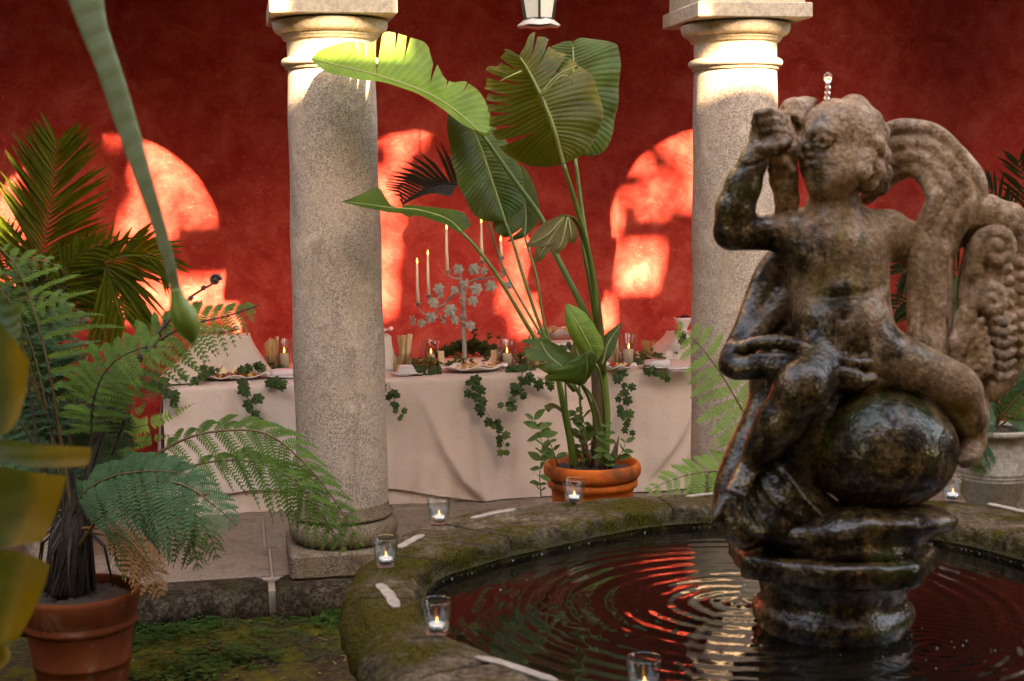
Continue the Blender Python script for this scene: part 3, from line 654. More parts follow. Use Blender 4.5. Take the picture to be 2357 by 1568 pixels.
# pair every inner point with the outer point along its outward normal direction (from the basin centre)
bc = V3(1.33, 3.2); ai = np.unwrap(np.arctan2(*(IN-bc)[:, ::-1].T)); ao = np.arctan2(*(OU-bc)[:, ::-1].T); od = np.argsort(ao); rad_o = np.linalg.norm(OU-bc, axis=1)
ro = np.interp(ai, np.r_[ao[od]-2*math.pi, ao[od], ao[od]+2*math.pi, ao[od]+4*math.pi][:], np.tile(rad_o[od], 4)) if ai.max() > 0 else np.interp(ai, np.r_[ao[od]-4*math.pi, ao[od]-2*math.pi, ao[od], ao[od]+2*math.pi], np.tile(rad_o[od], 4))
OP = bc+np.stack([ro*np.cos(ai), ro*np.sin(ai)], 1)
basin = thing('fountain_basin', (bc[0], bc[1], ZG), 'low mossy stone fountain basin with candles along its thick rounded rim', 'fountain')
def rim_profile(i):
    a, b = IN[i], OP[i]; d = b-a; L = np.linalg.norm(d); u = d/L; th = i/NR*2*math.pi
    q = lambda f: .006*math.sin(th*37+f)+.004*math.sin(th*83+2*f)
    pr = [(.004, .60), (.0, .69), (.004, .735), (.02, RIMZ-.002), (.05, RIMZ)]+[(L*f, RIMZ+.001) for f in (.35, .55, .75)]
    pr += [(L-.045, RIMZ-.004), (L-.016, RIMZ-.022), (L, RIMZ-.055), (L-.004, RIMZ-.095), (L-.03, RIMZ-.125), (L-.08, RIMZ-.14), (.03, RIMZ-.15)]
    return [(*(a+u*(r+(q(j*1.3) if j in (1, 2) or j > 8 else 0))), z+(q(j*2.1)*.5 if j > 8 else q(j)*.25)) for j, (r, z) in enumerate(pr)]
rim_all = np.array([rim_profile(i) for i in range(NR)])
def near_i(px, py): p = atz(px, py, RIMZ)[:2]; return int(np.argmin(np.linalg.norm(IN-p, axis=1)))
cuts = sorted({near_i(1183, 1235), near_i(1560, 1172), near_i(1005, 1290), near_i(972, 1375), near_i(1180, 1510), near_i(2300, 1235), 200, 235, 270, 305} )
cuts = [c for j, c in enumerate(cuts) if j == 0 or c-cuts[j-1] > 6]
for a, b in zip(cuts, cuts[1:]+[cuts[0]+NR]):
    ids = [(i % NR) for i in range(a, b+1)]; G = rim_all[ids].copy()
    for e, nb in ((0, 1), (-1, -2)):
        dv = (G[nb]-G[e]); G[e] += dv*.16; cc = G[e].mean(0); G[e] = cc+(G[e]-cc)*.97
    m = MB().grid(G, wrap=True, flip=True); k = G.shape[1]; m.f.append(tuple(range(k))); m.f.append(tuple(range(m.n-1, m.n-k-1, -1)))
    m.build('rim_stone', M_RIM, basin)
ctr = bc
def ring_at(P, f, z): return np.c_[ctr+(P-ctr)*f, np.full(len(P), z)]
MB().grid(np.array([ring_at(IN, .99, .70), ring_at(IN, 1.012, .71), ring_at(OP, .96, .70), ring_at(OP, .93, .62), ring_at(OP, .88, .5), ring_at(OP, .84, .3), ring_at(OP, .83, .1), ring_at(OP, .86, .0), ring_at(OP, .87, ZG-.05)])[:, ::2], wrap=True, flip=True).build('bowl', M_BOWL, basin)
MB().grid(np.array([ring_at(IN, 1.0, .70), ring_at(IN, .99, .55), ring_at(IN, .9, .42), ring_at(IN, .01, .38)])[:, ::3], wrap=True).build('bowl_floor', M_BOWL, basin)
# water
def m_water():
    k = NT('dark_pool_water'); k.base((.006, .0045, .003), .025, .5); k.b.inputs['IOR'].default_value = 1.8
    k.bump(k.noise(28, 3, .5), .05, .004); return k.m
nr = 240; an = 260
idx = np.linspace(0, NR, an, endpoint=False).astype(int); B = IN[idx]
f = np.linspace(0.002, 1.015, nr)[:, None, None]; XY = FC[:2]+(B[None]-FC[:2])*f
def ripple(XY):
    z = np.zeros(XY.shape[:2])
    for (px, py, A, lam, fall, ph) in ((1700, 1391, .0015, .060, .55, 0), (1640, 1425, .00022, .027, .22, 1), (2150, 1490, .0006, .032, .30, 2), (1560, 1340, .00012, .05, .5, 3), (1330, 1420, .00022, .06, .5, 1), (2060, 1530, .0003, .022, .2, 1), (1905, 1500, .00035, .045, .5, 0)):
        c = atz(px, py, WATZ)[:2]; r = np.linalg.norm(XY-c, axis=2); th = np.arctan2(XY[..., 1]-c[1], XY[..., 0]-c[0]); z += A*(1+.35*np.sin(th*3+r*14+ph))*np.sin(r*2*math.pi/lam+ph+1.2*np.sin(r*9)+.5*np.sin(th*2+ph)+.35*np.sin(th*5-r*21))*np.exp(-r/fall)*np.minimum(1, r/.02+.3)
    return z
W = np.concatenate([XY, (WATZ+ripple(XY))[..., None]], 2)
tag(MB().grid(W, wrap=True, flip=True).build('fountain_water', m_water()), kind='structure')
# bubbles and foam beads along the waterline and where drops fall
M_DROP = NT('water_drop'); M_DROP.base((1, 1, 1), .03); M_DROP.b.inputs['Transmission Weight'].default_value = 1; M_DROP.b.inputs['IOR'].default_value = 1.33; M_DROP = M_DROP.m
M_FOAM = plain('pale_foam', (.42, .42, .42), .3, .2, 50)
fm = MB()
for i in range(NR):
    if random.random() < .3 and IN[i][1] > 3.2:
        p = FC[:2]+(IN[i]-FC[:2])*(1-random.uniform(.004, .012)); fm.ball((p[0], p[1], WATZ+.001), random.uniform(.001, .0026), 6, 4)
for _ in range(34):
    px, py = random.choice([(random.gauss(2130, 80), random.gauss(1490, 30)), (random.gauss(1690, 60), random.gauss(1400, 30)), (random.uniform(1150, 2300), random.uniform(1330, 1560))])
    p = atz(px, py, WATZ); fm.ball((p[0], p[1], WATZ+.001), random.uniform(.001, .0026), 6, 4)
tag(fm.build('foam_beads', M_FOAM), 'tiny pale foam beads and drops floating on the dark water', 'foam', kind='stuff')
jt = thing('water_jet', O_+RT*0, 'short clear water jet bubbling up from the top of the figure\'s head', 'water'); j0, j1 = sp(1934, 250, 20), sp(1940, 182, 20)
def w_(p): return O_+p[0]*RT+p[1]*UP-p[2]*FW
jt.location = tuple(w_(j0)); mj = MB(); L = spline([w_(j0), w_((j0+j1)/2)+RT*.002, w_(j1)], 18)
mj.tube(L, [.006*(1+.25*math.sin(i*1.9)) for i in range(17)]+[.008], 10); mj.ball(L[-1], (.010, .010, .013), 12, 8); mj.build('jet', M_DROP, jt)
dr = thing('falling_drops', w_(sp(2112, 1270, 185)), 'thin string of water drops falling from the globe into the pool', 'water')
m = MB()
for i in range(7): m.ball(w_(sp(2112+2*i, 1290+22*i, 190)), (.003, .003, .006), 8, 6)
m.build('drops', M_DROP, dr)
# strips of dried tape on the rim
M_TAPE = plain('dried_white_tape', (.27, .225, .18), .9, .6, 50, .6)
def tape(pts, wd, label):
    P = np.array([atz(x, y, RIMZ) for x, y in pts]); P = spline(P, 9); T = np.gradient(P, axis=0); G = []
    for i in range(9):
        n = nrm(np.cross(T[i], (0, 0, 1))); w = wd*(1+.10*math.sin(i*2.3+wd*900))*(.6 if i in (0, 8) else 1); G.append([P[i]+n*w+V3(0, 0, .0052), P[i]-n*w+V3(0, 0, .0052)])
    G = np.array(G); b = G.copy(); b[..., 2] -= .004
    R_ = np.concatenate([G, b[:, ::-1]], 1); m = MB().grid(R_, wrap=True); m.f.append((0, 1, 2, 3)); m.f.append(tuple(range(m.n-1, m.n-5, -1)))
    tag(m.build('tape_strip', M_TAPE, smooth=False), label, 'tape', 'white tape strips on the rim')
tape([(872, 1348), (895, 1372), (912, 1402)], .014, 'short wide white tape strip between the two left rim candles')
tape([(918, 1264), (945, 1248), (972, 1234)], .013, 'white tape strip on the rim before the column foot')
tape([(1085, 1196), (1135, 1184), (1185, 1175)], .013, 'white tape strip on the far rim between two candles')
tape([(1096, 1516), (1150, 1528), (1210, 1548), (1280, 1572)], .012, 'long white tape strip on the nearest stretch of rim')
tape([(1580, 1146), (1615, 1141), (1648, 1139)], .012, 'white tape strip on the far rim beside the fern')
tape([(2275, 1162), (2320, 1172), (2370, 1184)], .014, 'white tape strip on the rim at the right edge')

# ================================================================ LEAVES
def m_banana(name, c1, c2, dry=(.28, .2, .05), dryamt=.15, freq=190, trans=.3, edge=0.0):
    """long blade: u runs along the midrib, v is 0 on the midrib and 1 on the margin"""
    k = NT(name); u, v = k.uvxy(); ph = k.math('MULTIPLY', k.math('ADD', u, k.math('MULTIPLY', v, .10)), freq)
    st = k.math('SINE', ph); st2 = k.math('SINE', k.math('MULTIPLY', ph, .23)); n = k.noise(8, 5, .6, .4); n2 = k.noise(40, 4, .6)
    c = k.mix(k.rng(n, .35, .65), c1, c2); c = k.mix(k.rng(st, .2, 1, 0, .22), c, tuple(min(1, x*1.7+.01) for x in c2))
    c = k.mix(k.rng(v, .0, .06, .8, 0), c, (.22, .26, .05))
    dm = k.math('MULTIPLY', k.rng(k.math('ADD', k.math('MULTIPLY', n, .6), k.math('MULTIPLY', k.math('POWER', v, 3.), .4+edge)), .52, .72), dryamt)
    c = k.mix(dm, c, k.mix(n2, dry, tuple(x*.5 for x in dry)))
    k.base(c, k.rng(n2, .3, .7, .34, .52), .2); k.bump(k.math('ADD', k.math('MULTIPLY', st, .5), k.math('MULTIPLY', st2, .8)), .35, .004)
    translucent(k, trans, k.mix(.5, c, (.35, .42, .04))); return k.m
M_B1 = m_banana('banana_leaf_green', (.018, .044, .006), (.042, .086, .012), trans=.2)
M_B2 = m_banana('banana_leaf_olive', (.034, .036, .002), (.068, .068, .004), dryamt=.35, trans=.18)
M_B3 = m_banana('banana_leaf_bright', (.07, .15, .02), (.13, .24, .04))
M_BY = m_banana('banana_leaf_yellowing', (.024, .036, .004), (.060, .062, .004), (.34, .16, .006), .7, 70, .2, .3)
for _n in M_BY.node_tree.nodes:
    if _n.type == 'BSDF_PRINCIPLED': _n.inputs['Specular IOR Level'].default_value = .12
M_BD = m_banana('banana_leaf_withered', (.05, .042, .012), (.10, .085, .02), (.20, .11, .035), .8)
M_BK = m_banana('banana_leaf_backlit_shade', (.012, .010, .006), (.022, .018, .010), trans=.08)  # the leaf's backlit shade is put into this near-black colour
M_STEM = plain('green_leaf_stalk', (.09, .13, .022), .4, .35, 14, .1)
M_STEM2 = plain('brown_leaf_sheath', (.10, .055, .025), .7, .5, 30, .5)
M_MID = plain('pale_midrib', (.20, .22, .06), .4, .2, 20)
def blade(name, parent, mid, A, B, mat, nu=64, nv=7, sag=.12, slits=(), thick=True, midmat=None, rmid=.006, seed=0):
    """mid/A/B: [(px,py,Y)] from stalk to tip; A and B are the two margins. slits: (side,u,depth 0..1,gap)"""
    m_ = spline(PY(mid), nu); sd = []
    R = random.Random(seed)
    for E in (A, B): sd.append(spline(PY(E), nu))
    mb = MB()
    for si, E in enumerate(sd):
        vv = np.linspace(0, 1, nv); G = np.zeros((nu, nv, 3)); N = np.cross(np.gradient(m_, axis=0), E-m_); N = N/np.maximum(np.linalg.norm(N, axis=1, keepdims=True), 1e-9)
        if si: N = -N
        wdt = np.linalg.norm(E-m_, axis=1)
        for j, v in enumerate(vv):
            wav = .02*np.sin(np.linspace(0, 34, nu)+seed*3)*v*v
            G[:, j] = m_*(1-v)+E*v+N*(wdt*(sag*math.sin(v*math.pi)+wav))[:, None]
        cuts = sorted([(int(u*(nu-1)), dp, gp) for s_, u, dp, gp in slits if s_ == si]); a = 0
        for (c, dp, gp) in cuts+[(nu-1, 0, 0)]:
            g = G[a:c+1].copy(); uu = np.repeat(np.linspace(a, c, c+1-a)[:, None]/(nu-1), nv, 1); mb.grid(g, np.stack([uu, np.tile(vv, (c+1-a, 1))], -1), flip=bool(si)); 
            a = c
            if c < nu-1:
                # open the tear: pull the next strip's first row away beyond the torn depth and tilt it
                tg = np.gradient(m_, axis=0)[min(c+2, nu-1)]; stp = np.linalg.norm(tg); sh = min(gp*4, 4.5*stp); lift = R.uniform(-.5, .9)*sh
                for r in range(0, min(6, nu-c)):
                    w = np.clip((vv-(1-dp))/max(dp, .05), 0, 1)*(1-r/6)
                    G[c+r] += (nrm(tg)*sh)[None]*w[:, None]+N[c]*(w*lift)[:, None]
    o = mb.build(name, mat, parent)
    if rmid: MB().tube(m_[:-2], [rmid, rmid*.8, rmid*.35], 6).build('midrib', midmat or M_MID, o)
    return o
def stalk(parent, pts, rad, name='stalk', mat=None, seg=8): return MB().tube(spline(PY(pts), max(8, 5*len(pts))), rad, seg).build(name, mat or M_STEM, parent)

# ================================================================ BIG POTTED BANANA IN THE MIDDLE
YP = 5.95
M_TERRA = NT('terracotta_orange'); k = M_TERRA; n1 = k.noise(9, 6, .65, .6); n2 = k.noise(55, 4, .75)
c = k.mix(k.rng(n1, .3, .7), (.46, .080, .014), (.62, .125, .022)); c = k.mix(k.rng(n2, .60, .70, 0, .85), c, (.05, .025, .012)); c = k.mix(k.rng(k.noise(5, 6, .65), .50, .64, 0, .75), c, (.085, .038, .018))
c = k.mix(k.rng(k.noise(7, 6, .7, .8), .60, .72, 0, .45), c, (.52, .34, .24)); k.base(c, .8, .15); k.bump(n2, .3, .004); M_TERRA = k.m
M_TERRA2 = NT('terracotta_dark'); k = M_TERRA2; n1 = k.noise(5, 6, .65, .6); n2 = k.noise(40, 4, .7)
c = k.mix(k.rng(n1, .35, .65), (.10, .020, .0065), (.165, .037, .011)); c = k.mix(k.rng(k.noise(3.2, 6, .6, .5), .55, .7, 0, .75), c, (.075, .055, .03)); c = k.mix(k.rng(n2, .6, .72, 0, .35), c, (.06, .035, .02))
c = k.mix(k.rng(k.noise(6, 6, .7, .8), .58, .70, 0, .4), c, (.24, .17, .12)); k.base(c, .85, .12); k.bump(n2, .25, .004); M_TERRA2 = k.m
M_DIRT = plain('potting_soil', (.045, .028, .018), .95, .7, 60, 1)
def soil_disc(r, c, z, parent, hump=.02, seed=0):
    n = 28; m = MB(); G = []
    for q in np.linspace(0.01, 1, 10):
        a = np.linspace(0, 2*math.pi, n, endpoint=False); h = z+hump*(1-q*q)+.006*np.sin(a*5+q*9+seed)+.005*np.sin(a*11-q*23)
        G.append(np.stack([c[0]+r*q*np.cos(a), c[1]+r*q*np.sin(a), h], 1))
    return m.grid(np.array(G), wrap=True).build('soil', M_DIRT, parent)
pc = aty(1363, 1068, YP); PX, PZ = pc[0], pc[2]; rr = .212
pot = thing('terracotta_pot', (PX, YP, ZG), 'wide orange terracotta pot with a rolled rim behind the fountain', 'pot')
prof = [(.13, ZG), (.15, ZG+.02), (.17, .1), (.178, .40), (.183, .425), (.196, .432), (.199, .445), (.197, .458), (.190, .463)]
zt = PZ+.012; prof += [(.190, zt-.072), (.203, zt-.066), (.212, zt-.05), (.214, zt-.03), (.208, zt-.008), (.198, zt), (.188, zt-.006), (.182, zt-.03), (.178, zt-.08)]
prof = [(r, z) for r, z in prof]
lo = [p for p in prof[:9]]; mz = prof[9][1]; sc = (mz-.002-ZG)/(prof[8][1]-ZG); lo = [(r, ZG+(z-ZG)*sc) for r, z in lo]
MB().lathe(lo+[(.17, mz)], (PX, YP, 0), 64, lambda an, z: .004*np.sin(an*3)).build('pot_body', M_TERRA, pot)
MB().lathe(prof[9:], (PX, YP, 0), 64, lambda an, z: .004*np.sin(an*3)).build('rolled_rim', M_TERRA, pot)
soil_disc(.188, (PX, YP), PZ-.028, pot)

bp = thing('banana_plant', (PX, YP, PZ-.03), 'tall broad-leaved banana plant growing in the orange terracotta pot', 'plant')
st = lambda p, r, **k: stalk(bp, p, r, **k)
# stems and sheaths
st([(1322, 1075, 5.95), (1312, 1010, 5.94), (1300, 950, 5.93), (1286, 880, 5.92), (1272, 830, 5.92)], [.020, .018, .017, .014, .010], name='stem')
st([(1378, 1085, 5.93), (1380, 1000, 5.93), (1376, 900, 5.93), (1372, 830, 5.93), (1380, 770, 5.93)], [.040, .034, .030, .027, .022], name='stem', mat=M_STEM2)
st([(1392, 1060, 5.90), (1396, 960, 5.90), (1390, 860, 5.91), (1384, 780, 5.92)], [.02, .017, .015, .012], name='stem')
st([(1345, 1080, 5.96), (1338, 980, 5.97), (1332, 880, 5.98)], [.007, .006, .005]); st([(1313, 1060, 5.99), (1306, 960, 6.0), (1300, 880, 6.0)], [.005, .005, .004])
st([(1385, 1060, 5.85), (1372, 980, 5.82), (1356, 920, 5.8), (1336, 882, 5.78)], [.010, .009, .008, .007]); st([(1389, 1040, 5.84), (1378, 960, 5.80), (1360, 910, 5.78), (1340, 885, 5.77)], [.006, .006, .005])
st([(1394, 1000, 5.84), (1390, 930, 5.80), (1380, 860, 5.76), (1370, 838, 5.75)], [.007, .007, .006])
for i in range(7):   # torn brown sheaths round the foot
    a = i*.9; b = V3(PX+.05*math.cos(a)+.03, YP+.05*math.sin(a)-.02, PZ-.02)
    MB().tube([b, b+V3(.02*math.cos(a), .02*math.sin(a), .07), b+V3(.035*math.cos(a), .03*math.sin(a), .14+.03*math.sin(i*2))], [.016, .02, .004], 6, flat=.35).build('dry_sheath', M_STEM2, bp)
blade('leaf', bp, [(1299, 945, 5.93), (1270, 934, 5.9), (1252, 936, 5.88)], [(1299, 944, 5.93), (1272, 928, 5.9), (1252, 934, 5.88)], [(1299, 955, 5.93), (1276, 940, 5.88), (1262, 950, 5.87)], M_BD, 14, 3, rmid=0)
# long leaf reaching left over the column's neck
st([(1382, 800, 5.93), (1339, 705, 5.95), (1269, 566, 6.0), (1247, 505, 6.02), (1180, 410, 6.05), (1112, 312, 6.08)], [.017, .015, .013, .012, .010, .008])
blade('leaf', bp, [(1112, 312, 6.08), (1050, 258, 6.08), (985, 216, 6.08), (887, 180, 6.08), (800, 156, 6.10), (716, 137, 6.12)],
      [(1135, 292, 6.10), (1112, 222, 6.16), (1075, 192, 6.18), (1035, 186, 6.2), (995, 130, 6.22), (975, 96, 6.22), (930, 82, 6.22), (885, 76, 6.22), (868, 96, 6.2), (800, 97, 6.2), (742, 112, 6.2), (716, 136, 6.12)],
      [(1127, 312, 6.02), (1062, 284, 5.98), (985, 228, 5.99), (900, 194, 6.0), (810, 180, 6.02), (750, 164, 6.05), (716, 138, 6.12)], M_B3, 90, 8, .10,
      [(0, .22, .25, .002), (0, .30, .2, .002), (0, .38, .55, .004), (0, .53, .4, .004), (0, .575, .35, .003), (0, .655, .98, .006), (0, .72, .4, .004), (0, .76, .3, .003), (1, .3, .3, .002)], rmid=.007, seed=1)
# second leaf low on the left, narrow and folded
st([(1322, 900, 5.98), (1241, 794, 6.0), (1149, 642, 6.02), (1100, 575, 6.04), (1063, 535, 6.06)], [.011, .010, .009, .008, .007])
blade('leaf', bp, [(1063, 535, 6.06), (1030, 505, 6.06), (965, 484, 6.07), (897, 478, 6.08), (840, 470, 6.1), (788, 464, 6.12)],
      [(1085, 518, 6.12), (1060, 487, 6.12), (955, 473, 6.12), (900, 468, 6.14), (868, 432, 6.18), (820, 452, 6.16), (788, 463, 6.12)],
      [(1058, 537, 6.0), (1025, 518, 5.98), (965, 498, 6.0), (897, 489, 6.02), (838, 478, 6.06), (788, 465, 6.12)], M_B1, 60, 6, .08, [(0, .52, .9, .004), (1, .42, .6, .003)], rmid=.005, seed=2)
# big front leaf, seen from below, torn along its left
st([(1384, 830, 5.92), (1376, 740, 5.9), (1358, 600, 5.84), (1326, 474, 5.76), (1296, 376, 5.70)], [.016, .014, .012, .010, .009])
blade('leaf', bp, [(1296, 376, 5.70), (1273, 293, 5.66), (1243, 218, 5.64), (1213, 158, 5.64), (1194, 128, 5.66)],
      [(1294, 378, 5.70), (1250, 385, 5.74), (1183, 368, 5.80), (1136, 318, 5.84), (1128, 262, 5.84), (1123, 215, 5.84), (1124, 164, 5.83), (1147, 150, 5.78), (1170, 118, 5.72), (1192, 126, 5.66)],
      [(1300, 376, 5.70), (1348, 350, 5.74), (1382, 290, 5.80), (1384, 232, 5.82), (1358, 172, 5.80), (1318, 142, 5.76), (1268, 110, 5.72), (1250, 92, 5.70), (1222, 86, 5.68), (1197, 124, 5.66)], M_B2, 80, 9, .07,
      [(0, .36, .75, .010), (0, .45, .5, .005), (0, .52, .45, .005), (0, .58, .5, .005), (0, .63, .6, .006), (0, .72, .8, .008), (0, .84, .7, .005), (0, .92, .6, .004), (1, .62, .5, .004), (1, .68, .8, .006), (1, .80, .85, .006), (1, .88, .8, .005)], rmid=.009, seed=3)
for q in ([(1243, 218, 5.62), (1280, 176, 5.6), (1326, 152, 5.6), (1338, 158, 5.6)], [(1246, 222, 5.62), (1290, 176, 5.58), (1312, 180, 5.58), (1318, 192, 5.58)], [(1200, 164, 5.64), (1172, 176, 5.6), (1150, 188, 5.6)]): MB().tube(spline(PY(q), 10), [.004, .003, .002], 5).build('torn_fibre', M_MID, bp)
# broad leaf behind it on the right
st([(1384, 790, 5.95), (1372, 680, 6.0), (1344, 520, 6.06), (1324, 365, 6.1)], [.014, .012, .010, .008])
blade('leaf', bp, [(1324, 365, 6.10), (1322, 280, 6.1), (1320, 190, 6.1), (1318, 100, 6.12)],
      [(1318, 362, 6.10), (1280, 330, 6.14), (1252, 260, 6.16), (1245, 190, 6.16), (1248, 125, 6.15), (1290, 98, 6.13), (1316, 94, 6.12)],
      [(1330, 358, 6.10), (1375, 357, 6.13), (1402, 330, 6.15), (1420, 250, 6.17), (1427, 160, 6.18), (1424, 110, 6.18), (1408, 98, 6.17), (1342, 87, 6.14), (1320, 94, 6.12)], M_B1, 60, 8, .06, [(0, .7, .8, .006)], rmid=.008, seed=4)
# leaf hanging behind, lit across its lower half
st([(1326, 900, 6.0), (1254, 775, 6.05), (1212, 661, 6.1), (1181, 560, 6.14), (1162, 511, 6.16)], [.010, .009, .008, .008, .007])
blade('leaf', bp, [(1162, 511, 6.16), (1134, 425, 6.18), (1104, 335, 6.2), (1085, 297, 6.22), (1042, 262, 6.24)],
      [(1158, 512, 6.16), (1100, 502, 6.12), (1063, 445, 6.12), (1044, 387, 6.13), (1030, 310, 6.16), (1030, 262, 6.22), (1040, 260, 6.24)],
      [(1168, 508, 6.16), (1209, 465, 6.20), (1200, 400, 6.22), (1172, 335, 6.24), (1138, 294, 6.25), (1085, 270, 6.25), (1044, 261, 6.24)], M_B1, 60, 8, .10, [(1, .3, .3, .003)], rmid=.007, seed=5)
st([(1340, 920, 6.02), (1263, 781, 6.08), (1235, 640, 6.14), (1216, 575, 6.18), (1206, 540, 6.2)], [.008, .007, .006, .006, .005])
blade('leaf', bp, [(1206, 545, 6.20), (1210, 500, 6.22), (1204, 440, 6.24), (1196, 380, 6.26)], [(1204, 548, 6.2), (1160, 556, 6.16), (1134, 520, 6.16), (1150, 470, 6.2), (1180, 400, 6.25), (1196, 378, 6.26)], [(1210, 545, 6.2), (1240, 505, 6.22), (1236, 450, 6.24), (1216, 400, 6.26), (1198, 378, 6.26)], M_B1, 40, 6, .1, [(0, .2, .7, .005)], rmid=.005, seed=6)
# dark leaf torn into ribbons, seen against the wall
st([(1262, 800, 6.1), (1160, 620, 6.25), (1110, 480, 6.38), (1052, 423, 6.45)], [.007, .006, .006, .005])
dk = MB(); P = spline(PY([(1052, 423, 6.45), (1006, 424, 6.47), (965, 442, 6.48), (927, 468, 6.5)]), 15)
tips = [(1012, 324), (1000, 331), (965, 350), (945, 358), (930, 370), (916, 384), (905, 395), (898, 404), (893, 412), (889, 419), (886, 424), (886, 429), (890, 436), (905, 448), (918, 460)]
for i in range(15):
    e = aty(*tips[i], 6.42+.012*i); d = nrm(np.cross(e-P[i], FW)); w = .010 if i < 8 else .006
    mid_ = (P[i]+e)/2+V3(0, 0, .012); dk.grid(np.array([[P[i]-d*w*.8, P[i]+d*w*.8], [mid_-d*w, mid_+d*w], [e-d*.001, e+d*.001]]))
dk.tube(P, [.006, .003], 6)
G_ = np.stack([P, P+np.linspace(.9, .2, 15)[:, None]*(aty(990, 470, 6.4)-P[4])*.7], 1); dk.grid(G_); dk.build('ribboned_leaf', M_BK, bp)
# withered leaf hanging from its bent stalk
st([(1386, 860, 5.9), (1380, 760, 5.9), (1362, 620, 5.88), (1342, 545, 5.85), (1322, 505, 5.82), (1296, 497, 5.8)], [.018, .020, .018, .014, .010, .007], name='bent_stalk', mat=M_BD)
st([(1378, 800, 5.93), (1354, 640, 5.92), (1340, 560, 5.92), (1330, 480, 5.92)], [.010, .009, .008, .007])
for i, (m_, a_, b_) in enumerate([([(1300, 497, 5.8), (1260, 540, 5.76), (1212, 566, 5.76)], [(1292, 492, 5.8), (1244, 520, 5.78), (1212, 562, 5.76)], [(1304, 510, 5.8), (1268, 562, 5.74), (1214, 570, 5.76)]),
      ([(1300, 500, 5.8), (1250, 575, 5.74), (1232, 604, 5.74)], [(1296, 498, 5.8), (1240, 560, 5.75), (1228, 600, 5.74)], [(1306, 508, 5.8), (1262, 580, 5.73), (1238, 606, 5.74)]),
      ([(1306, 500, 5.79), (1292, 560, 5.74), (1276, 582, 5.74)], [(1300, 500, 5.79), (1272, 550, 5.75), (1266, 580, 5.74)], [(1312, 506, 5.79), (1306, 560, 5.73), (1284, 584, 5.74)]),
      ([(1308, 500, 5.79), (1314, 540, 5.75), (1312, 560, 5.75)], [(1304, 502, 5.79), (1302, 540, 5.76), (1304, 552, 5.75)], [(1314, 502, 5.79), (1330, 535, 5.74), (1322, 560, 5.75)])]): blade('withered_leaf', bp, m_, a_, b_, M_BD, 24, 4, .15, rmid=.003, seed=10+i)
# small leaves low on the plant
blade('leaf', bp, [(1372, 832, 5.75), (1352, 790, 5.72), (1328, 745, 5.71), (1302, 702, 5.73)], [(1366, 836, 5.75), (1336, 812, 5.73), (1312, 775, 5.72), (1300, 735, 5.72), (1300, 704, 5.73)], [(1378, 828, 5.75), (1390, 800, 5.77), (1376, 762, 5.77), (1344, 718, 5.76), (1306, 698, 5.73)], M_B3, 44, 7, .18, rmid=.005, seed=20)
blade('leaf', bp, [(1386, 840, 5.88), (1400, 790, 5.9), (1430, 745, 5.92)], [(1384, 838, 5.88), (1386, 780, 5.92), (1428, 743, 5.92)], [(1388, 840, 5.88), (1412, 810, 5.88), (1431, 746, 5.92)], M_B1, 30, 5, .12, rmid=.004, seed=21)
blade('leaf', bp, [(1340, 884, 5.78), (1300, 850, 5.72), (1262, 818, 5.72), (1240, 780, 5.74)], [(1336, 886, 5.78), (1270, 866, 5.70), (1216, 828, 5.70), (1208, 790, 5.72), (1238, 779, 5.74)], [(1344, 880, 5.78), (1346, 838, 5.76), (1300, 806, 5.78), (1262, 782, 5.78), (1242, 776, 5.74)], M_B1, 44, 7, .1, [(0, .62, .8, .006), (0, .82, .6, .006)], rmid=.005, seed=22)
blade('leaf', bp, [(1342, 886, 5.78), (1352, 850, 5.72), (1350, 818, 5.70), (1362, 806, 5.7)], [(1336, 888, 5.78), (1300, 880, 5.72), (1252, 872, 5.70), (1300, 838, 5.69), (1358, 806, 5.7)], [(1346, 884, 5.78), (1368, 850, 5.72), (1372, 820, 5.70), (1364, 806, 5.7)], M_B1, 34, 6, .1, rmid=.004, seed=23)
blade('leaf', bp, [(1352, 850, 5.95), (1330, 815, 5.98), (1322, 780, 6.0)], [(1346, 852, 5.95), (1310, 830, 5.97), (1320, 782, 6.0)], [(1358, 848, 5.95), (1350, 810, 5.98), (1325, 780, 6.0)], M_B2, 24, 5, .1, rmid=.004, seed=24)

# ---------------------------------------------------------------- broad-leaved sprigs in and beside the pot
M_SPRIG = m_banana('privet_leaf', (.03, .07, .015), (.07, .13, .03), freq=40, trans=.25)
def leafshape(L, W, n=7, fold=.15):
    t = np.linspace(0, 1, n); w = W*np.sin(np.pi*t**.8)**.9; G = np.stack([np.stack([-w, t*L, w*fold], 1), np.stack([0*t, t*L, -.04*L*np.sin(np.pi*t)], 1), np.stack([w, t*L, w*fold], 1)], 1); return G
def leafmesh(name, L, W, mat, **k):
    m = MB().grid(leafshape(L, W, **k), np.stack(np.broadcast_arrays(np.linspace(0, 1, 7)[:, None], np.array([[1, 0, 1.]])), -1)); o = m.build(name, mat); me = o.data; bpy.data.objects.remove(o); return me
ME_SPRIG = leafmesh('sprig_leaf', 1, .30, M_SPRIG)
def frame(y, z):
    y = nrm(y); z = nrm(z-y*np.dot(y, z)); return np.cross(y, z), y, z
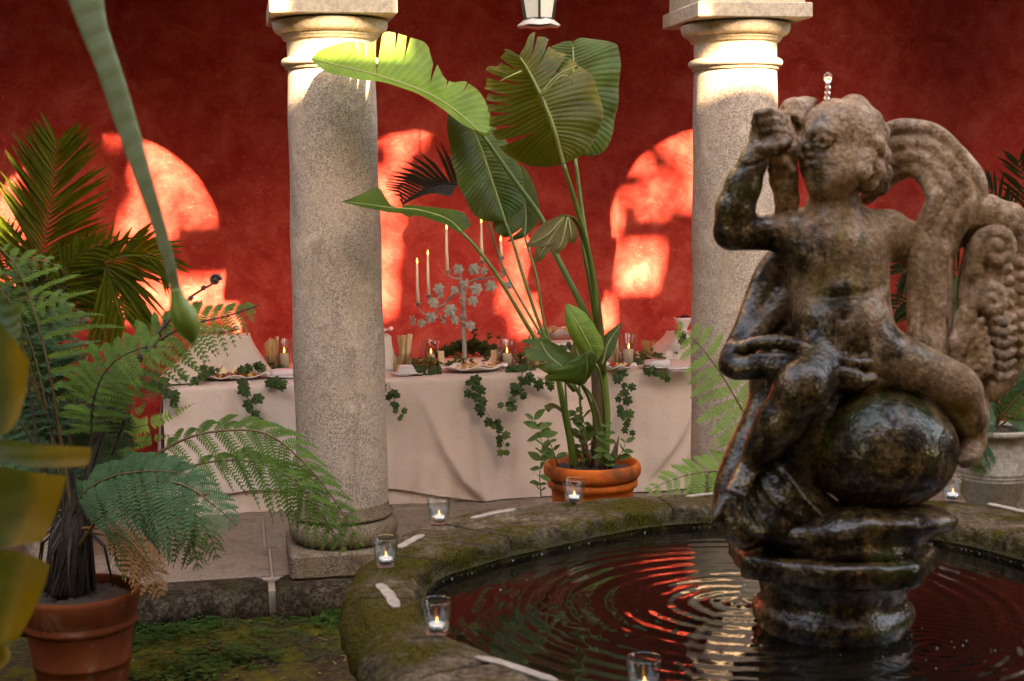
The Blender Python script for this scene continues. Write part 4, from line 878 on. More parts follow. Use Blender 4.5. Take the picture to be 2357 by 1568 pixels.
def sprig(pts, n, size, label, name='leafy_sprig', seed=0, pairs=True):
    R = random.Random(seed); P = spline(PY(pts), n+2); t = thing(name, P[0], label, 'plant', 'young sprigs round the orange pot')
    MB().tube(P, [.003, .0015], 5).build('stem', M_STEM, t)
    for i in range(1, n+2):
        tg = nrm(P[min(i+1, n+1)]-P[i-1])
        for sg in ((-1, 1) if pairs else (R.choice((-1, 1)),)):
            d = nrm(RT*sg*R.uniform(.3, 1.1)+tg*R.uniform(-.3, .8)-FW*R.uniform(-.6, 1.0)); sg = 0 if R.random() < .2 else sg; x, y, z = frame(d, V3(0, 0, 1)-FW*.8); piece('leaf', ME_SPRIG, t, rotm(P[i], x, y, z, size*R.uniform(.7, 1.5)))
sprig([(1245, 1145, 5.80), (1242, 1090, 5.76), (1248, 1030, 5.75), (1240, 985, 5.75)], 8, .055, 'leafy green sprig climbing the left side of the orange pot', seed=1)
sprig([(1285, 1075, 5.88), (1262, 1010, 5.84), (1236, 980, 5.82), (1228, 965, 5.82)], 5, .05, 'pale leafy sprig leaning out over the left rim of the pot', seed=2)
sprig([(1338, 1070, 6.0), (1335, 1000, 6.02), (1328, 950, 6.02)], 7, .052, 'dark leafy sprig between the two banana stems', seed=3)
sprig([(1352, 1070, 5.92), (1350, 1010, 5.92), (1342, 960, 5.93)], 7, .045, 'round-leaved sprig before the thick banana stem', seed=4)
sprig([(1385, 1080, 5.82), (1390, 1030, 5.78), (1396, 980, 5.78)], 5, .045, 'small bright sprig at the foot of the thick stem', seed=5)
sprig([(1408, 1070, 5.86), (1432, 1040, 5.84), (1440, 1018, 5.84)], 2, .055, 'two-leaved sprig at the right rim of the pot', seed=6)

# ================================================================ FERNS AND PALMS
def m_fern(name, c1, c2, trans=.25, rough=.5):
    k = NT(name); n = k.noise(7, 4, .6); n2 = k.noise(60, 3, .6)
    c = k.mix(k.rng(k.math('ADD', k.math('MULTIPLY', n, .6), k.math('MULTIPLY', n2, .4)), .35, .65), c1, c2)
    k.base(c, rough, .13); translucent(k, trans, k.mix(.5, c, (.22, .34, .02))); return k.m
M_FT = m_fern('tree_fern_bluegreen', (.024, .068, .028), (.075, .17, .075))
M_FG = m_fern('fern_green', (.030, .070, .010), (.085, .165, .024))
M_FD = m_fern('fern_dark', (.011, .030, .014), (.030, .066, .026))
M_FL = m_fern('fern_light', (.10, .19, .035), (.19, .30, .06), .35)
M_FB = m_fern('fern_dead_brown', (.30, .13, .045), (.46, .22, .09), .2)
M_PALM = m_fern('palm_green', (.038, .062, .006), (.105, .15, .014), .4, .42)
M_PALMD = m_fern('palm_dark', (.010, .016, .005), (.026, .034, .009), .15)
M_RACH = plain('fern_stalk_brown', (.11, .065, .022), .6, .5, 40, .3)
M_RACHD = plain('fern_stalk_dark', (.03, .02, .012), .7, .5, 40, .4)
M_FIBRE = plain('fibrous_trunk', (.035, .022, .015), .95, .6, 60, 1)
def pinna(mb, o, d, nrmv, L, n, wd, R, droop=.25, lobes=True):
    """one feather: small leaflets both sides of a line from o along d"""
    d = nrm(d); nv = nrm(nrmv-d*np.dot(nrmv, d)); sd = np.cross(d, nv); V = []; Fc = []
    prev = None
    for i in range(n):
        t = (i+.5)/n; p = o+d*L*t-V3(0, 0, 1)*droop*L*t*t; ln = wd*(math.sin(math.pi*min(1, (.12+.88*(1-t))*.62+.05)))*(1 if t < .8 else (1-t)/.2*.8+.2)
        w = L/n*.46
        for sg in (-1, 1):
            e = nrm(sd*sg+d*.45+nv*R.uniform(-.25, .1)); b = len(V); q = p+e*ln
            V += [p-d*w*.7, p+e*ln*.5+d*w*1.0-V3(0, 0, .04*ln), q+d*w*.35-V3(0, 0, .12*ln), p+e*ln*.5-d*w*.75, p+d*w*.9]
            Fc += [(b, b+3, b+2, b+1), (b, b+1, b+4)] if sg > 0 else [(b, b+1, b+2, b+3), (b, b+4, b+1)]
    # slender costa
    b = len(V)
    for t in (0, .5, 1.): p = o+d*L*t-V3(0, 0, 1)*droop*L*t*t; V += [p-sd*.0012+nv*.0012, p+sd*.0012+nv*.0012]
    Fc += [(b, b+1, b+3, b+2), (b+2, b+3, b+5, b+4)]
    mb.add(V, Fc)
def frond(parent, pts, mat, pairs=18, L=.16, n2=14, wd=.02, start=.25, normal=None, droop=.25, fwd=.5, rmat=None, r0=.005, seed=0, sides=(-1, 1), prof=None, name='frond', spread=1.0):
    R = random.Random(seed); P = spline(PY(pts), 60); T = np.gradient(P, axis=0); nb = nrm(normal if normal is not None else V3(0, -.75, .65)); mb = MB()
    for i in range(pairs):
        t = start+(1-start)*(i+.4)/pairs; k = min(59, int(t*59)); tg = nrm(T[k]); s = (t-start)/(1-start)
        l = L*((prof(s)) if prof else (min(1, .45+s*2.2)*(1-s**2.2)**.8+.04)); sd = nrm(np.cross(tg, nb))
        for sg in sides:
            d = nrm(sd*sg*spread+tg*fwd*R.uniform(.8, 1.2)+nb*R.uniform(-.12, .12)); pinna(mb, P[k], d, nb, l*R.uniform(.88, 1.08), max(4, int(n2*(.35+.65*l/L))), wd*(.45+.55*l/L), R, droop*R.uniform(.6, 1.4))
    o = mb.build(name, mat, parent, smooth=False); MB().tube(P, [r0, r0*.75, r0*.3], 6).build('rachis', rmat or M_RACH, o); return o
def palm(parent, pts, mat, pairs=30, L=.3, w=.012, start=.1, normal=None, fwd=.9, seed=0, droop=.2, sides=(-1, 1), name='frond'):
    R = random.Random(seed); P = spline(PY(pts), 60); T = np.gradient(P, axis=0); nb = nrm(normal if normal is not None else -FW); mb = MB()
    for i in range(pairs):
        t = start+(1-start)*i/pairs; k = min(59, int(t*59)); tg = nrm(T[k]); s = (t-start)/(1-start); l = L*(.55+.9*s*(1-s)*2)*(1-.25*s); sd = nrm(np.cross(tg, nb))
        for sg in sides:
            d = nrm(sd*sg+tg*(fwd*(1+.8*s))*R.uniform(.85, 1.15)+nb*R.uniform(-.35, .25)); ll = l*R.uniform(.85, 1.1); pp = [P[k]+d*ll*q-V3(0, 0, droop*ll*q*q) for q in (0, .33, .66, 1)]
            e = nrm(np.cross(d, nb+.3*sd)); G = []
            for q, ww in zip(pp, (.35, 1, .8, .06)): G.append([q-e*w*ww, q-nb*w*.35*ww, q+e*w*ww])
            mb.grid(np.array(G))
    o = mb.build(name, mat, parent, smooth=False); MB().tube(P, [.006, .004, .002], 6).build('rachis', M_RACH, o); return o

# ---------------------------------------------------------------- tree fern in the dark terracotta pot, left
YF = 5.42
q = aty(182, 1362, YF); FX, FZ = q[0], q[2]
fpot = thing('terracotta_pot', (FX, YF, ZG), 'big dark banded terracotta pot standing on the courtyard earth', 'pot')
R0 = .222
pr = [(.150, ZG), (.158, ZG+.01), (.170, ZG+.10), (.176, ZG+.135), (.180, ZG+.138), (.180, ZG+.150), (.178, ZG+.153), (.196, FZ-.13), (.198, FZ-.125)]
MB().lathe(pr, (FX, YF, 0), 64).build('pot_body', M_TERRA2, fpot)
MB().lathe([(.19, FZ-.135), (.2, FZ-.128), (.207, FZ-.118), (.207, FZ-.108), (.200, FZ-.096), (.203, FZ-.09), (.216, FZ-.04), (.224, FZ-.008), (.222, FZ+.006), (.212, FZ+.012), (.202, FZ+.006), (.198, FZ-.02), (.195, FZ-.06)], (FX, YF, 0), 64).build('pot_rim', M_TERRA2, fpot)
soil_disc(.20, (FX, YF), FZ-.03, fpot, .03)
tf = thing('tree_fern', (FX, YF, FZ-.02), 'large blue-green tree fern arching out of the dark terracotta pot', 'fern')
mb = MB(); b0 = aty(160, 1345, YF); b1 = aty(172, 1180, YF)
for i in range(230):
    a = random.uniform(0, 6.28); r = random.uniform(.03, .10); p = b0+V3(r*math.cos(a), r*math.sin(a), -.02); e = b1+V3(r*.55*math.cos(a+.3), r*.55*math.sin(a+.3), random.uniform(-.16, .10))
    mb.tube([p, (p+e)/2+V3(random.uniform(-.01, .01), random.uniform(-.01, .01), 0), e+V3(random.uniform(-.02, .02), random.uniform(-.02, .02), 0)], [.0065, .0045, .0015], 4)
mb.tube([b0-V3(0, 0, .03), b1], [.078, .045], 10); mb.build('trunk', M_FIBRE, tf)
fr = lambda pts, mat=M_FT, **k: frond(tf, pts, mat, **k)
CR = (178, 1190)
# young uncurling frond with croziers
Pz = [(182, 1190, 5.42), (215, 1040, 5.42), (285, 870, 5.44), (352, 780, 5.46), (432, 690, 5.48), (478, 660, 5.5), (500, 646, 5.5)]
cz = MB().tube(spline(PY(Pz), 30), [.011, .009, .008, .006, .004], 8); 
for (x, y, r) in ((495, 645, .021), (468, 664, .010), (438, 688, .010), (382, 742, .010), (362, 772, .010)):
    c = aty(x, y, 5.48); cz.tube([c+r*(1-q*.75)*(RT*math.cos(q*9)+UP*math.sin(q*9)) for q in np.linspace(0, 1, 22)], [r*.34, r*.22], 6); cz.ball(c, r*.45, 8, 6)
cz.build('crozier', M_RACHD, tf)
fr([(190, 1180, 5.42), (235, 1010, 5.44), (300, 860, 5.46), (360, 790, 5.46), (430, 750, 5.44), (520, 728, 5.42), (598, 702, 5.4)], M_FG, pairs=20, L=.20, n2=13, wd=.026, start=.42, r0=.008, seed=1, rmat=M_RACHD, droop=.35)
# two arching over the column's foot
fr([(200, 1200, 5.40), (290, 1100, 5.36), (370, 1040, 5.34), (450, 1002, 5.32), (540, 990, 5.32), (610, 998, 5.32), (670, 1038, 5.32), (740, 1112, 5.32), (800, 1200, 5.32), (832, 1262, 5.32)], M_FG, pairs=26, L=.165, n2=16, wd=.023, start=.30, r0=.007, seed=3, droop=.5, fwd=.75, normal=V3(-.1, -.6, .5))
fr([(205, 1205, 5.38), (320, 1120, 5.32), (430, 1076, 5.28), (520, 1060, 5.28), (600, 1068, 5.28), (680, 1110, 5.28), (740, 1180, 5.28), (792, 1272, 5.28)], M_FG, pairs=24, L=.15, n2=15, wd=.022, start=.40, r0=.006, seed=4, droop=.6, fwd=.8, normal=V3(-.1, -.6, .5))
# big drooping blue-green frond in front
fr([(178, 1260, 5.38), (230, 1190, 5.26), (290, 1130, 5.18), (360, 1108, 5.12), (430, 1120, 5.06), (500, 1170, 5.02), (545, 1210, 5.0)], M_FT, pairs=22, L=.21, n2=20, wd=.028, start=.2, r0=.007, seed=5, droop=.5, fwd=.55, normal=V3(.1, -.9, .55))
fr([(160, 1200, 5.4), (190, 1140, 5.3), (250, 1100, 5.2), (330, 1085, 5.14), (420, 1090, 5.1), (480, 1120, 5.1)], M_FT, pairs=18, L=.17, n2=18, wd=.024, start=.2, seed=6, droop=.5, normal=V3(0, -.8, .6))
# frond standing at the left, its feathers stacked in level tiers
P6 = [(165, 1190, 5.42), (140, 1010, 5.40), (112, 850, 5.36), (78, 720, 5.34), (40, 620, 5.32), (-10, 560, 5.3)]
fr(P6, M_FG, pairs=13, L=.36, n2=26, wd=.032, start=.30, r0=.007, seed=7, droop=.22, fwd=.15, sides=(1,), normal=V3(-.1, -.45, .9), spread=1.0)
fr([(160, 1190, 5.46), (120, 1010, 5.5), (90, 860, 5.5), (50, 740, 5.5), (-10, 650, 5.5)], M_FT, pairs=12, L=.34, n2=24, wd=.030, start=.34, r0=.006, seed=8, droop=.2, fwd=.1, sides=(1,), normal=V3(0, -.4, .9))
fr([(172, 1180, 5.40), (205, 1040, 5.34), (215, 920, 5.28), (255, 840, 5.24), (330, 800, 5.2), (400, 800, 5.2)], M_FG, pairs=16, L=.17, n2=14, wd=.024, start=.4, seed=9, droop=.3, rmat=M_RACHD)
for i, (x1, y1, x2, y2, yy) in enumerate(((70, 930, -20, 860, 5.55), (120, 960, 60, 860, 5.6), (60, 1040, -40, 1010, 5.5), (230, 960, 300, 900, 5.62), (110, 780, 150, 660, 5.6), (40, 700, 60, 580, 5.62))):
    fr([(178, 1190, 5.45), ((178+x1)/2+10, (1190+y1)/2, 5.5), (x1, y1, yy), (x2, y2, yy)], M_FD if i % 2 else M_FT, pairs=17, L=.17, n2=15, wd=.026, start=.35, seed=90+i, droop=.35, rmat=M_RACHD)
# hanging and dead fronds
fr([(200, 1210, 5.4), (300, 1160, 5.36), (390, 1180, 5.34), (440, 1240, 5.34), (455, 1310, 5.34)], M_FG, pairs=16, L=.12, n2=12, wd=.018, start=.3, seed=13, droop=.7)
fr([(200, 1215, 5.4), (330, 1170, 5.4), (440, 1180, 5.4), (485, 1240, 5.4), (500, 1290, 5.4)], M_FG, pairs=14, L=.10, n2=10, wd=.016, start=.4, seed=14, droop=.7)
fr([(190, 1215, 5.36), (235, 1218, 5.3), (290, 1240, 5.27), (335, 1290, 5.25), (372, 1372, 5.24)], M_FB, pairs=15, L=.10, n2=9, wd=.018, start=.25, seed=15, droop=.5, name='dead_frond', rmat=M_FB)
fr([(195, 1225, 5.34), (250, 1235, 5.3), (300, 1262, 5.28), (330, 1330, 5.27)], M_FG, pairs=10, L=.09, n2=8, wd=.018, start=.3, seed=16, droop=.5)
RF = random.Random(21)
for i in range(10):   # filling fronds low in the crown, all round
    x1, y1 = RF.uniform(10, 270), RF.uniform(1030, 1140); x2, y2 = x1+(x1-190)*.5+RF.uniform(-30, 30), y1+RF.uniform(-20, 90); yy = RF.uniform(5.5, 5.8)
    fr([(185+RF.uniform(-20, 20), 1195, 5.45), ((185+x1)/2, (1190+y1)/2-40, (5.45+yy)/2), (x1, y1, yy), (x2, y2, yy)], RF.choice((M_FD, M_FG, M_FT)), pairs=15, L=RF.uniform(.12, .19), n2=14, wd=.024, start=.3, seed=40+i, droop=.4)
for i, (x1, y1, x2, y2) in enumerate(((60, 800, 150, 720), (20, 720, 120, 690), (230, 900, 330, 870), (10, 640, 90, 600))):
    fr([(170, 1190, 5.45), (120, 1000, 5.5), (x1, y1, 5.52), (x2, y2, 5.5), (x2+60, y2+25, 5.5)], M_FG if i % 2 else M_FT, pairs=15, L=.14, n2=13, wd=.024, start=.45, seed=70+i, droop=.35)
for i in range(14):   # brown skirt of old stalks round the trunk
    a = RF.uniform(0, 6.28); c = aty(168, 1200, YF)+V3(.07*math.cos(a), .07*math.sin(a), RF.uniform(-.05, .03)); MB().tube([c, c+V3(.06*math.cos(a), .06*math.sin(a), -.05), c+V3(.09*math.cos(a), .09*math.sin(a), -.20)], [.007, .005, .002], 5).build('old_stalk', M_RACHD if i % 3 else M_RACH, tf)
for i, p in enumerate(([(110, 1190), (95, 1100), (82, 1000), (62, 860)], [(128, 1190), (112, 1090), (40, 960)], [(205, 1190), (208, 1080), (212, 960), (222, 880)], [(150, 1195), (160, 1080), (168, 940), (200, 820)], [(240, 1190), (250, 1080), (290, 960)])):
    MB().tube(spline(PY([(x, y, 5.42+.03*i) for x, y in p]), 16), [.009, .007, .005], 6).build('old_stalk', M_RACHD if i != 3 else M_RACH, tf)

# ---------------------------------------------------------------- pale sword fern behind it, in a stone pot on the gallery floor
M_STPOT = m_granite('carved_grey_stone', (.36, .30, .24), (.22, .18, .14), (.16, .13, .10), (.34, .27, .19), 40, .5)
YS = 7.0; q = aty(105, 950, YS); SX, SZ = q[0], q[2]
spot = thing('stone_pot', (SX, YS, 0), 'pale stone pot with a heavy lip behind the tree fern', 'pot')
MB().lathe([(.14, 0), (.15, .02), (.13, .05), (.16, SZ-.25), (.178, SZ-.10), (.18, SZ-.06), (.205, SZ-.05), (.208, SZ-.005), (.2, SZ), (.18, SZ), (.17, SZ-.04), (.16, SZ-.08)], (SX, YS, 0), 48).build('pot_body', M_STPOT, spot)
soil_disc(.175, (SX, YS), SZ-.05, spot)
sf = thing('sword_fern', (SX, YS, SZ-.04), 'light green narrow-fronded sword fern growing in the pale stone pot', 'fern')
def sword(par, pts, L=.05, n=26, seed=0, mat=M_FL):
    R = random.Random(seed); P = spline(PY(pts), 40); T = np.gradient(P, axis=0); mb = MB(); nb = nrm(-FW+V3(0, 0, .3))
    for i in range(n):
        k = int((.1+.9*i/n)*39); s = i/n; tg = nrm(T[k]); sd = nrm(np.cross(tg, nb)); l = L*(1-s**2.5)*R.uniform(.9, 1.1)+.004
        for sg in (-1, 1):
            d = nrm(sd*sg+tg*.25+nb*R.uniform(-.2, .1)); e = np.cross(d, nb); w = l*.16+.002; mb.add([P[k]-e*w, P[k]+d*l*.6-e*w*.8, P[k]+d*l, P[k]+d*l*.6+e*w*.8, P[k]+e*w], [(0, 1, 2, 3, 4)])
    o = mb.build('frond', mat, par, smooth=False); MB().tube(P, [.003, .001], 5).build('rachis', M_RACH, o)
for i, (x0, y0, x1, y1, x2, y2) in enumerate([(120, 1000, 150, 950, 148, 888), (150, 1010, 225, 950, 228, 872), (160, 1010, 255, 990, 292, 905), (150, 1020, 260, 1000, 345, 920), (170, 1010, 330, 980, 450, 928), (100, 1000, 90, 960, 70, 905), (140, 1020, 190, 1000, 180, 920), (120, 1020, 60, 980, 20, 950), (150, 1030, 250, 1030, 300, 960), (160, 1030, 300, 1020, 400, 1000), (160, 1040, 300, 1060, 420, 1080), (150, 1040, 260, 1040, 380, 1110), (170, 1040, 350, 1090, 470, 1140), (130, 1020, 180, 930, 120, 860)]):
    sword(sf, [(x0, y0, 6.95), ((x0+x1)/2, (y0+y1)/2-12, 6.85), (x1, y1, 6.75), (x2, y2, 6.7)], .055, 30, i, M_FL if i % 3 else M_FG)

# ---------------------------------------------------------------- palm against the red wall, left
YA = 7.9; q = aty(60, 1000, YA)
ppot = thing('palm_pot', (q[0], YA, 0), 'dark plastic tub of the palm by the red wall', 'pot')
MB().lathe([(.15, 0), (.2, .34), (.215, .345), (.215, .37), (.2, .372), (.19, .33)], (q[0], YA, 0), 40).build('tub', M_BOWL, ppot); soil_disc(.19, (q[0], YA), .34, ppot)
pl = thing('feather_palm', (q[0], YA, .34), 'feathery green palm with long leaflets standing against the red wall', 'palm')
pm = lambda p, mat=M_PALM, **k: palm(pl, p, mat, **k)
pm([(60, 1000, 7.9), (70, 800, 7.9), (92, 620, 7.86), (116, 480, 7.8), (126, 390, 7.78), (132, 318, 7.76)], pairs=48, L=.46, w=.0135, start=.42, seed=1, droop=.05, fwd=.75)
pm([(58, 1000, 7.9), (60, 800, 7.95), (30, 650, 8.0), (-20, 540, 8.1)], pairs=36, L=.42, w=.0135, start=.35, seed=2, fwd=.7)
pm([(66, 1000, 7.9), (110, 800, 7.8), (180, 640, 7.7), (235, 600, 7.64), (262, 660, 7.6), (290, 740, 7.58)], M_PALM, pairs=36, L=.40, w=.0135, start=.55, seed=3, droop=.45, fwd=.8)
pm([(66, 1000, 7.9), (130, 780, 7.85), (215, 640, 7.8), (290, 590, 7.76), (345, 585, 7.72), (380, 610, 7.7)], M_PALM, pairs=36, L=.36, w=.0135, start=.45, seed=4, droop=.2, fwd=.9)
pm([(60, 1000, 7.9), (90, 820, 7.8), (120, 690, 7.7), (170, 600, 7.64), (230, 560, 7.6)], M_PALM, pairs=22, L=.28, start=.4, seed=5, droop=.2)
pm([(58, 1000, 7.9), (40, 830, 7.7), (60, 700, 7.6), (110, 640, 7.5)], M_PALMD, pairs=22, L=.30, start=.3, seed=6, droop=.3)

# ---------------------------------------------------------------- ferns and palm on the right, behind the figure
q = aty(1800, 1090, 5.7)
rf = thing('light_fern', (q[0], 5.7, ZG), 'light green fern standing between the fountain and the column behind the figure', 'fern')
MB().lathe([(.12, ZG), (.15, ZG+.25), (.16, ZG+.26), (.155, ZG+.28), (.13, ZG+.26)], (q[0], 5.7, 0), 32).build('nursery_pot', M_BOWL, rf)
fr2 = lambda pts, mat=M_FL, **k: frond(rf, pts, mat, **k)
fr2([(1800, 1300, 5.7), (1775, 1100, 5.66), (1735, 990, 5.62), (1700, 930, 5.6), (1668, 875, 5.6), (1630, 820, 5.6), (1585, 770, 5.6), (1545, 752, 5.6)], pairs=13, L=.215, n2=18, wd=.032, start=.42, seed=1, normal=V3(0, -.9, .4), droop=.12, fwd=.25, r0=.006)
fr2([(1800, 1300, 5.7), (1770, 1150, 5.6), (1720, 1095, 5.55), (1640, 1085, 5.5), (1560, 1100, 5.46), (1480, 1135, 5.44)], M_FL, pairs=16, L=.15, n2=14, wd=.026, start=.35, seed=2, droop=.3)
fr2([(1800, 1300, 5.7), (1780, 1150, 5.68), (1720, 1110, 5.66), (1650, 1105, 5.64), (1580, 1130, 5.62)], M_FG, pairs=14, L=.13, n2=12, wd=.022, start=.35, seed=3, droop=.3)
q = aty(2290, 990, 5.5); UX, UZ = q[0], q[2]
ur = thing('stone_urn', (UX, 5.5, ZG), 'grey ringed stone urn behind the right side of the basin', 'pot')
MB().lathe([(.10, ZG), (.12, ZG+.05), (.09, ZG+.10), (.10, UZ-.34), (.14, UZ-.27), (.152, UZ-.21), (.155, UZ-.205), (.155, UZ-.198), (.153, UZ-.195), (.156, UZ-.19), (.156, UZ-.182), (.154, UZ-.18), (.157, UZ-.175), (.157, UZ-.167), (.155, UZ-.165), (.15, UZ-.10), (.135, UZ-.05), (.14, UZ-.02), (.165, UZ-.01), (.168, UZ+.01), (.155, UZ+.015), (.14, UZ)], (UX, 5.5, 0), 48).build('urn_body', M_STPOT, ur)
soil_disc(.14, (UX, 5.5), UZ-.01, ur)
uf = thing('urn_fern', (UX, 5.5, UZ), 'green fern spilling from the grey stone urn at the right edge', 'fern')
for i, p in enumerate(([(2290, 985), (2310, 900), (2340, 840), (2400, 800)], [(2290, 985), (2320, 940), (2360, 900), (2420, 880)], [(2290, 985), (2260, 985), (2240, 1010), (2222, 1060)], [(2295, 985), (2310, 990), (2330, 1030), (2335, 1090)], [(2295, 985), (2340, 960), (2380, 1000), (2400, 1070)], [(2290, 985), (2280, 1000), (2270, 1050), (2268, 1090)], [(2290, 980), (2280, 940), (2262, 935), (2240, 940)], [(2290, 985), (2330, 870), (2350, 800), (2350, 740)])):
    frond(uf, [(x, y, 5.5-.04*j) for j, (x, y) in enumerate(p)], M_FG if i % 2 else M_FT, pairs=13, L=.13, n2=12, wd=.02, start=.15, seed=i, droop=.35)
q = aty(2330, 1000, 8.2)
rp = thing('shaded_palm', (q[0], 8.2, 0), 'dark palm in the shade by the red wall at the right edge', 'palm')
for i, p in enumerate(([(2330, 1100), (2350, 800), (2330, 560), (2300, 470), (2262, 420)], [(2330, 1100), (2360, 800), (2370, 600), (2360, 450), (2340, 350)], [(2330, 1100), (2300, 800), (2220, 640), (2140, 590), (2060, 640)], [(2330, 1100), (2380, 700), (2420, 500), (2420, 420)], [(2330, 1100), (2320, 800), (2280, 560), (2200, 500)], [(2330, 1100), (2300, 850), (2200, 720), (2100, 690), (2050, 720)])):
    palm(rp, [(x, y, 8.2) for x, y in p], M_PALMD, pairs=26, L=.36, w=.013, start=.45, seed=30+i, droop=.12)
for i, (x, y) in enumerate(((2205, 690), (2190, 750))):
    c = aty(x, y, 7.0); m = MB()
    for j in range(14):
        a = -.9+j*.26; d = RT*math.cos(a+1.2)+UP*math.sin(a+1.2)-FW*.15*math.cos(j); e = nrm(np.cross(d, FW)); m.grid(np.array([[c, c], [c+d*.09-e*.012, c+d*.09+e*.012+FW*.004], [c+d*.15-e*.003, c+d*.15+e*.003]]))
    m.build('fan_leaf', M_FT, rp, smooth=False)

# ================================================================ BANANA AT THE LEFT EDGE, CLOSE TO THE VIEWER
nb_ = thing('foreground_banana', (aty(-260, 1560, 2.3)[0], 2.3, ZG), 'close banana plant with yellowing torn leaves cut by the left edge', 'plant')
MB().tube([V3(nb_.location)+V3(0, 0, 0), V3(nb_.location)+V3(.02, 0, 1.2), aty(-160, -250, 2.2)], [.06, .05, .03], 12).build('stem', M_STEM, nb_)
def strip(top, bot, mat, n=26, nv=8, bulge=.006, name='leaf_strip'):
    A, B = spline(PY(top), n), spline(PY(bot), n); vv = np.linspace(0, 1, nv); N = nrm(np.cross(A[-1]-A[0], B[n//2]-A[n//2]))
    G = np.stack([A*(1-v)+B*v+N*bulge*math.sin(math.pi*v) for v in vv], 1); uv = np.stack(np.broadcast_arrays(np.linspace(0, .12, nv)[None, :], np.linspace(0, 1, n)[:, None]), -1)
    return MB().grid(G, uv).build(name, mat, nb_)
strip([(-160, 560, 2.3), (-60, 640, 2.28), (10, 690, 2.25), (48, 698, 2.22)], [(-160, 760, 2.2), (-60, 770, 2.2), (10, 790, 2.18), (46, 775, 2.18)], M_B1)
strip([(-160, 640, 2.2), (-60, 690, 2.16), (10, 752, 2.12), (66, 832, 2.1)], [(-160, 990, 2.1), (-60, 1000, 2.08), (10, 1000, 2.06), (44, 960, 2.06)], M_BY, bulge=.007)
strip([(-160, 1000, 2.1), (-40, 1005, 2.06), (80, 1022, 2.0), (210, 1030, 1.96)], [(-160, 1070, 2.06), (-40, 1056, 2.03), (80, 1076, 1.98), (200, 1074, 1.95)], M_BY, bulge=.003)
strip([(-160, 1040, 2.14), (-40, 1066, 2.1), (70, 1086, 2.06), (152, 1096, 2.04)], [(-160, 1300, 2.06), (-40, 1270, 2.03), (40, 1256, 2.0), (98, 1246, 2.0)], M_BY, bulge=.007)
strip([(-160, 1230, 2.14), (-60, 1262, 2.08), (40, 1268, 2.04), (116, 1300, 2.02)], [(-160, 1520, 2.06), (-60, 1490, 2.03), (0, 1480, 2.0), (42, 1470, 2.0)], M_BY, bulge=.007)
strip([(-160, 1420, 2.14), (-60, 1462, 2.08), (0, 1480, 2.04), (24, 1500, 2.04)], [(-160, 1700, 2.06), (-60, 1600, 2.03), (-20, 1560, 2.0), (0, 1540, 2.0)], M_BY, bulge=.007)
MB().tube(spline(PY([(-160, 540, 2.2), (-170, 900, 2.12), (-165, 1300, 2.1), (-150, 1650, 2.1)]), 20), [.014, .012, .008], 8).build('midrib', M_MID, nb_)
# the rolled hanging leaf with its swollen tip
def m_roll():
    k = NT('rolled_leaf_pale_green'); u, v = k.uvxy(); s_ = k.math('SINE', k.math('MULTIPLY', k.math('ADD', u, k.math('MULTIPLY', v, .02)), 105)); n = k.noise(14, 4)
    c = k.mix(n, (.17, .22, .10), (.25, .29, .15)); c = k.mix(k.rng(s_, .9, 1, 0, .3), c, (.32, .35, .20)); c = k.mix(k.rng(v, .30, .42, .75, 0), c, (.10, .17, .02))
    k.base(c, .45, .4); k.bump(s_, .25, .002); translucent(k, .2, c); return k.m
Pm = spline(PY([(150, -160, 2.3), (188, -40, 2.28), (214, 60, 2.26), (250, 160, 2.24), (292, 290, 2.22), (330, 410, 2.2), (362, 510, 2.19), (388, 600, 2.18), (402, 660, 2.18), (410, 690, 2.18)]), 90)
wv = np.interp(np.linspace(0, 1, 90), [0, .12, .2, .27, .35, .5, .65, .78, .9, 1], [.040, .033, .0255, .021, .0185, .0170, .0140, .0110, .0085, .0085])
T = np.gradient(Pm, axis=0); G = []
for i in range(90):
    t = nrm(T[i]); sd = nrm(np.cross(t, FW)); nn = np.cross(sd, t); a = np.linspace(0, 2*math.pi, 15)[:-1]
    G.append([Pm[i]+sd*wv[i]*math.cos(q)+nn*wv[i]*.22*math.sin(q) for q in a])
uvr = np.stack(np.broadcast_arrays(np.linspace(0, 1, 90)[:, None], np.linspace(0, 1, 14)[None, :]), -1)
MB().grid(np.array(G), uvr, wrap=True).build('rolled_leaf', m_roll(), nb_)
M_BUD = plain('swollen_leaf_tip_green', (.13, .20, .025), .4, .3, 8, .1)
bd = spline(PY([(404, 665, 2.18), (412, 700, 2.18), (424, 730, 2.18), (436, 760, 2.18), (444, 790, 2.18)]), 24)
MB().tube(bd, [.009, .011, .0155, .0195, .0205, .0185, .012, .003], 16).build('swollen_tip', M_BUD, nb_)
strip([(100, -60, 2.3), (150, -40, 2.3), (190, -10, 2.29), (206, 24, 2.28)], [(110, -30, 2.3), (150, -4, 2.3), (180, 10, 2.29), (200, 26, 2.28)], M_B3, bulge=.005, name='leaf_strip')

